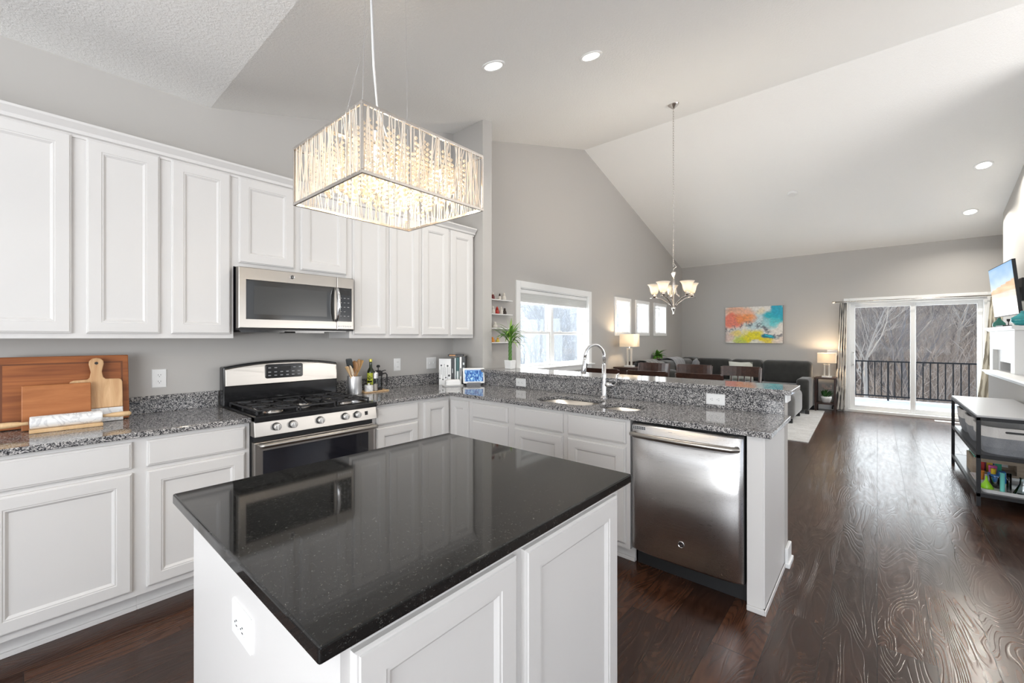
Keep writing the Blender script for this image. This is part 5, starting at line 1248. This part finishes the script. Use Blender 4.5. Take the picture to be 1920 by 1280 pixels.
tgreen, tred, tyel, tblue, tpink, torg, tlime, ttur = plastic('toy_green', (.02, .35, .22)), plastic('toy_red', (.6, .04, .03)), plastic('toy_yellow', (.75, .50, .03)), plastic('toy_blue', (.02, .20, .60)), plastic('toy_pink', (.65, .12, .35)), plastic('toy_orange', (.75, .25, .03)), plastic('toy_lime', (.28, .60, .02)), plastic('toy_turquoise', (.15, .55, .50))
rnd = random.Random(5)
for k, (m__, lab_) in enumerate(((tred, 'red'), (tyel, 'yellow'), (tgreen, 'green'), (torg, 'orange'), (tpink, 'pink'), (tblue, 'blue'))):
    x = 5.84 + .045 * k; y = -.73 - .06 * (k % 3); z = LZ + .013
    t = thing('toy_block', '%s toy block in the pale wooden crate' % lab_, 'toy', (x, y, z), group='toy blocks in the crate')
    MB().box(x - .02, y - .02, z, x + .02, y + .02, z + .12 + .008 * k).build('brick', m__, t, bevel=.003)
    for s in (-1, 1): MB().lathe([(.008, z + .12 + .008 * k), (.008, z + .132 + .008 * k)], (x, y + s * .009, 0), 10).build('stud', m__, t)
t = thing('toy_rail', 'dark green toy rail lying along the rim of the wooden crate', 'toy', (5.95, -.68, LZ + .156))
m_ = MB()
m_.tube([(5.77, -.70, LZ + .165), (5.77, -.80, LZ + .165), (5.77, -.90, LZ + .165)], .008, 6).tube([(5.80, -.69, LZ + .165), (5.95, -.69, LZ + .17), (6.10, -.69, LZ + .165)], .008, 6); m_.build('track', tgreen, t)
# white tray with science toys
def tray_(label, x0, x1, y0, y1, z):
    t = thing('toy_tray', label, 'tray', ((x0 + x1) / 2, (y0 + y1) / 2, z))
    def rr(k, zz): return rrect(x0 + k, x1 - k, y0 + k, y1 - k, .03, zz, 5)
    MB().loft([rr(.012, z), rr(0, z + .028), rr(.006, z + .028), rr(.018, z + .006)]).build('dish', plast, t, smooth='auto'); return z + .0065
T1 = tray_('white plastic tray with glassware at the near end of the lower shelf', 5.15, 5.42, -1.03, -.645, LZ)
T2 = tray_('white plastic tray behind the glassware tray, holding a blue toy', 5.45, 5.73, -1.03, -.645, LZ)
lathe_thing('funnel', 'lime green plastic funnel upside down on the tray', 'funnel', [(.043, 0), (.044, .004), (.012, .06), (.008, .068), (.006, .10)], 5.30, -.695, T1, tlime, 'cone')
def glassware(name, label, prof, x, y, z): t = thing(name, label, 'glassware', (x, y, z)); MB().lathe([(a, z + b) for a, b in prof], (x, y, 0), 20, cap=False).build('glass', clear, t, smooth=True, solid=.002); return t
glassware('beaker', 'clear beaker between funnel and turquoise tube', [(.002, .001), (.032, .001), (.033, .09), (.036, .095)], 5.36, -.75, T1)
lathe_thing('test_tube', 'turquoise plastic test tube standing in the tray', 'test tube', [(.016, 0), (.014, .01), (.014, .15), (.017, .155)], 5.24, -.775, T1, ttur, 'tube')
glassware('test_tube', 'clear tall tube beside the turquoise tube', [(.002, .001), (.014, .001), (.014, .15)], 5.27, -.815, T1)
glassware('flask', 'clear conical flask at the right of the tray', [(.002, .001), (.052, .001), (.054, .008), (.02, .085), (.017, .13), (.021, .135)], 5.24, -.885, T1)
t = thing('toy_train', 'blue toy train with pink and yellow blocks on the second tray', 'toy', (5.58, -.80, T2))
MB().box(5.50, -.86, T2, 5.62, -.74, T2 + .07).build('body', tblue, t, bevel=.006); MB().box(5.53, -.84, T2 + .07, 5.59, -.80, T2 + .10).build('cab', tblue, t, bevel=.004)
MB().lathe([(.016, T2 + .07), (.016, T2 + .115), (.002, T2 + .118)], (5.56, -.77, 0), 12).build('funnel_stack', tyel, t)
t = thing('toy_cup', 'pink toy cup behind the blue toy train', 'toy', (5.66, -.78, T2)); MB().lathe([(.02, T2), (.028, T2 + .12)], (5.66, -.78, 0), 14).build('cup', tpink, t)
t = thing('toy_cup', 'orange toy cup left of the blue toy train', 'toy', (5.60, -.70, T2)); MB().lathe([(.02, T2), (.026, T2 + .075)], (5.60, -.70, 0), 14).build('cup', torg, t)

# ---------------------------------------------------------------- outdoors: deck, railing, snow, woods
gy = -2.2
struct(B(XF + .2, -4.2, -.16, 12.9, 3.3, -.03).build('deck', snow))
gr_v, gr_f, n_ = [], [], 46
def gz(x, y):
    d = max(0, math.hypot(max(0, x - 12), max(0, y - 4) * .8) - 6)
    return gy + min(9, (d / 22) ** 1.6 * 2.2) + .25 * mn.noise(Vector((x * .15, y * .15, 0)))
for j in range(n_ + 1):
    for i in range(n_ + 1):
        x = -10 + 90 * i / n_; y = -40 + 110 * j / n_; gr_v.append((x, y, gz(x, y)))
for j in range(n_):
    for i in range(n_): a = j * (n_ + 1) + i; gr_f.append((a, a + 1, a + n_ + 2, a + n_ + 1))
gsn = mat('snowy_ground', (.7, .72, .76), .85); _v = coords(gsn); _n = noise(gsn, _v, .8, 5, .7); _r = ramp(gsn, [(.45, (.74, .77, .82)), (.66, (.36, .31, .28))], _n.outputs[0]); gsn.node_tree.links.new(_r.outputs[0], gsn.node_tree.nodes['Principled BSDF'].inputs['Base Color'])
struct(MB().add(gr_v, gr_f).build('ground', gsn, smooth=True))
rl = thing('deck_railing', 'black metal deck railing with thin vertical bars', 'railing', (12.6, -.5, -.03))
B(12.585, -4.2, .825, 12.62, 3.3, .855).build('top_rail', darkmetal, rl); B(12.59, -4.2, .05, 12.615, 3.3, .08).build('bottom_rail', darkmetal, rl)
y = 1.61
k = 0
while y > -3.6:
    w = .020 if k % 16 else .032
    B(12.60 - w / 2, y - w / 2, (-.03 if w > .03 else .08), 12.60 + w / 2, y + w / 2, .83).build('baluster', darkmetal, rl); y -= .112; k += 1
def tree_mesh(seed, H, r0, m, name='bare_tree', depth=5):
    rr_ = random.Random(seed); mb = MB()
    def grow(p, d, L, r, lv):
        n = 4 if lv < 3 else 3; pts = [p]; rad = [r]; q = p.copy(); dd = d.copy()
        for k in range(n):
            dd = (dd + Vector((rr_.uniform(-1, 1), rr_.uniform(-1, 1), rr_.uniform(-.3, .6))) * (.10 if lv < 1 else .2)).normalized(); q = q + dd * L / n; pts.append(q.copy()); rad.append(r * (1 - .5 * (k + 1) / n))
        mb.tube(pts, rad, 6 if lv < 1 else (4 if lv < 3 else 3), cap=False)
        if lv >= depth: return
        for k in range({0: 7, 1: 5, 2: 5, 3: 4, 4: 3}[lv]):
            i = rr_.randint(1 if lv else 1, n); a = rr_.uniform(0, 6.28); sp = rr_.uniform(.35, .8)
            o_ = dd.orthogonal().normalized(); o_.rotate(Matrix.Rotation(a, 3, dd)); nd_ = (dd * math.cos(sp) + o_ * math.sin(sp) + Vector((0, 0, .15))).normalized()
            grow(pts[i].copy(), nd_, L * rr_.uniform(.5, .72), max(.004, rad[i] * rr_.uniform(.45, .65)), lv + 1)
    grow(Vector((0, 0, -.2)), Vector((0, 0, 1)), H * .5, r0, 0)
    return mb.build(name, m, w=False)
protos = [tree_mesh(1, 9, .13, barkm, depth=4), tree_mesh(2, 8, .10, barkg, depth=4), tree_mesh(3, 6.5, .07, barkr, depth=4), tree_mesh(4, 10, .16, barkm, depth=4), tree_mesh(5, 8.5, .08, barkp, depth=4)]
rnd = random.Random(21); used = [False] * 5
def put_tree(x, y, k, s):
    o = protos[k] if not used[k] else protos[k].copy()
    if used[k]: COL.objects.link(o)
    used[k] = True; o.location = (x, y, gz(x, y)); o.rotation_euler = (0, 0, rnd.uniform(0, 6.28)); o.scale = (s, s, s)
    tag(o, 'leafless winter tree in the snowy woods beyond the deck railing' if y < 6 else 'leafless winter tree outside the kitchen and living room windows', 'tree', 'bare trees beyond the deck' if y < 6 else 'bare trees outside the side windows')
for k in range(58):
    x = 17 + 36 * (k / 58) ** .9 + rnd.uniform(-1, 1); y = rnd.uniform(.10 * x * .0 + x * -.16 - .5, x * .055 + .8); put_tree(x, y, rnd.choice((0, 1, 2, 2, 3, 1)), rnd.uniform(.65, 1.05))
for k in range(22):
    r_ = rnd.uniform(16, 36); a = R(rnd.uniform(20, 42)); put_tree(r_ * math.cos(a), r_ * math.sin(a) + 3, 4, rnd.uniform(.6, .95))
def thicket(x0, x1, f0, f1, n, h, m, seed, label):
    rr_ = random.Random(seed); mb = MB()
    for k in range(n):
        x = rr_.uniform(x0, x1); y = rr_.uniform(f0 * x, f1 * x); z = gz(x, y); p = Vector((x, y, z)); L = h * rr_.uniform(.5, 1.1)
        d = Vector((rr_.uniform(-.35, .35), rr_.uniform(-.35, .35), 1)).normalized(); q = p + d * L; r = rr_.uniform(.006, .018)
        mb.tube([p, p + d * L * .5 + Vector((rr_.uniform(-.1, .1), rr_.uniform(-.1, .1), 0)), q], [r, r * .7, r * .3], 3, cap=False)
        for s in range(4):
            f_ = rr_.uniform(.25, .95); b = p + d * L * f_; e = b + Vector((rr_.uniform(-.6, .6), rr_.uniform(-.6, .6), rr_.uniform(.2, .9))) * .8
            mb.tube([b, e], [r * .5, r * .25], 3, cap=False)
    o = mb.build('thicket', m); tag(o, label, 'undergrowth', kind='stuff')
thicket(18, 30, -.17, .07, 1500, 3.6, barkr, 2, 'reddish brown tangle of bare twigs just beyond the railing')
thicket(28, 50, -.17, .07, 2600, 5.5, barkg, 3, 'grey brown tangle of bare twigs on the far slope')
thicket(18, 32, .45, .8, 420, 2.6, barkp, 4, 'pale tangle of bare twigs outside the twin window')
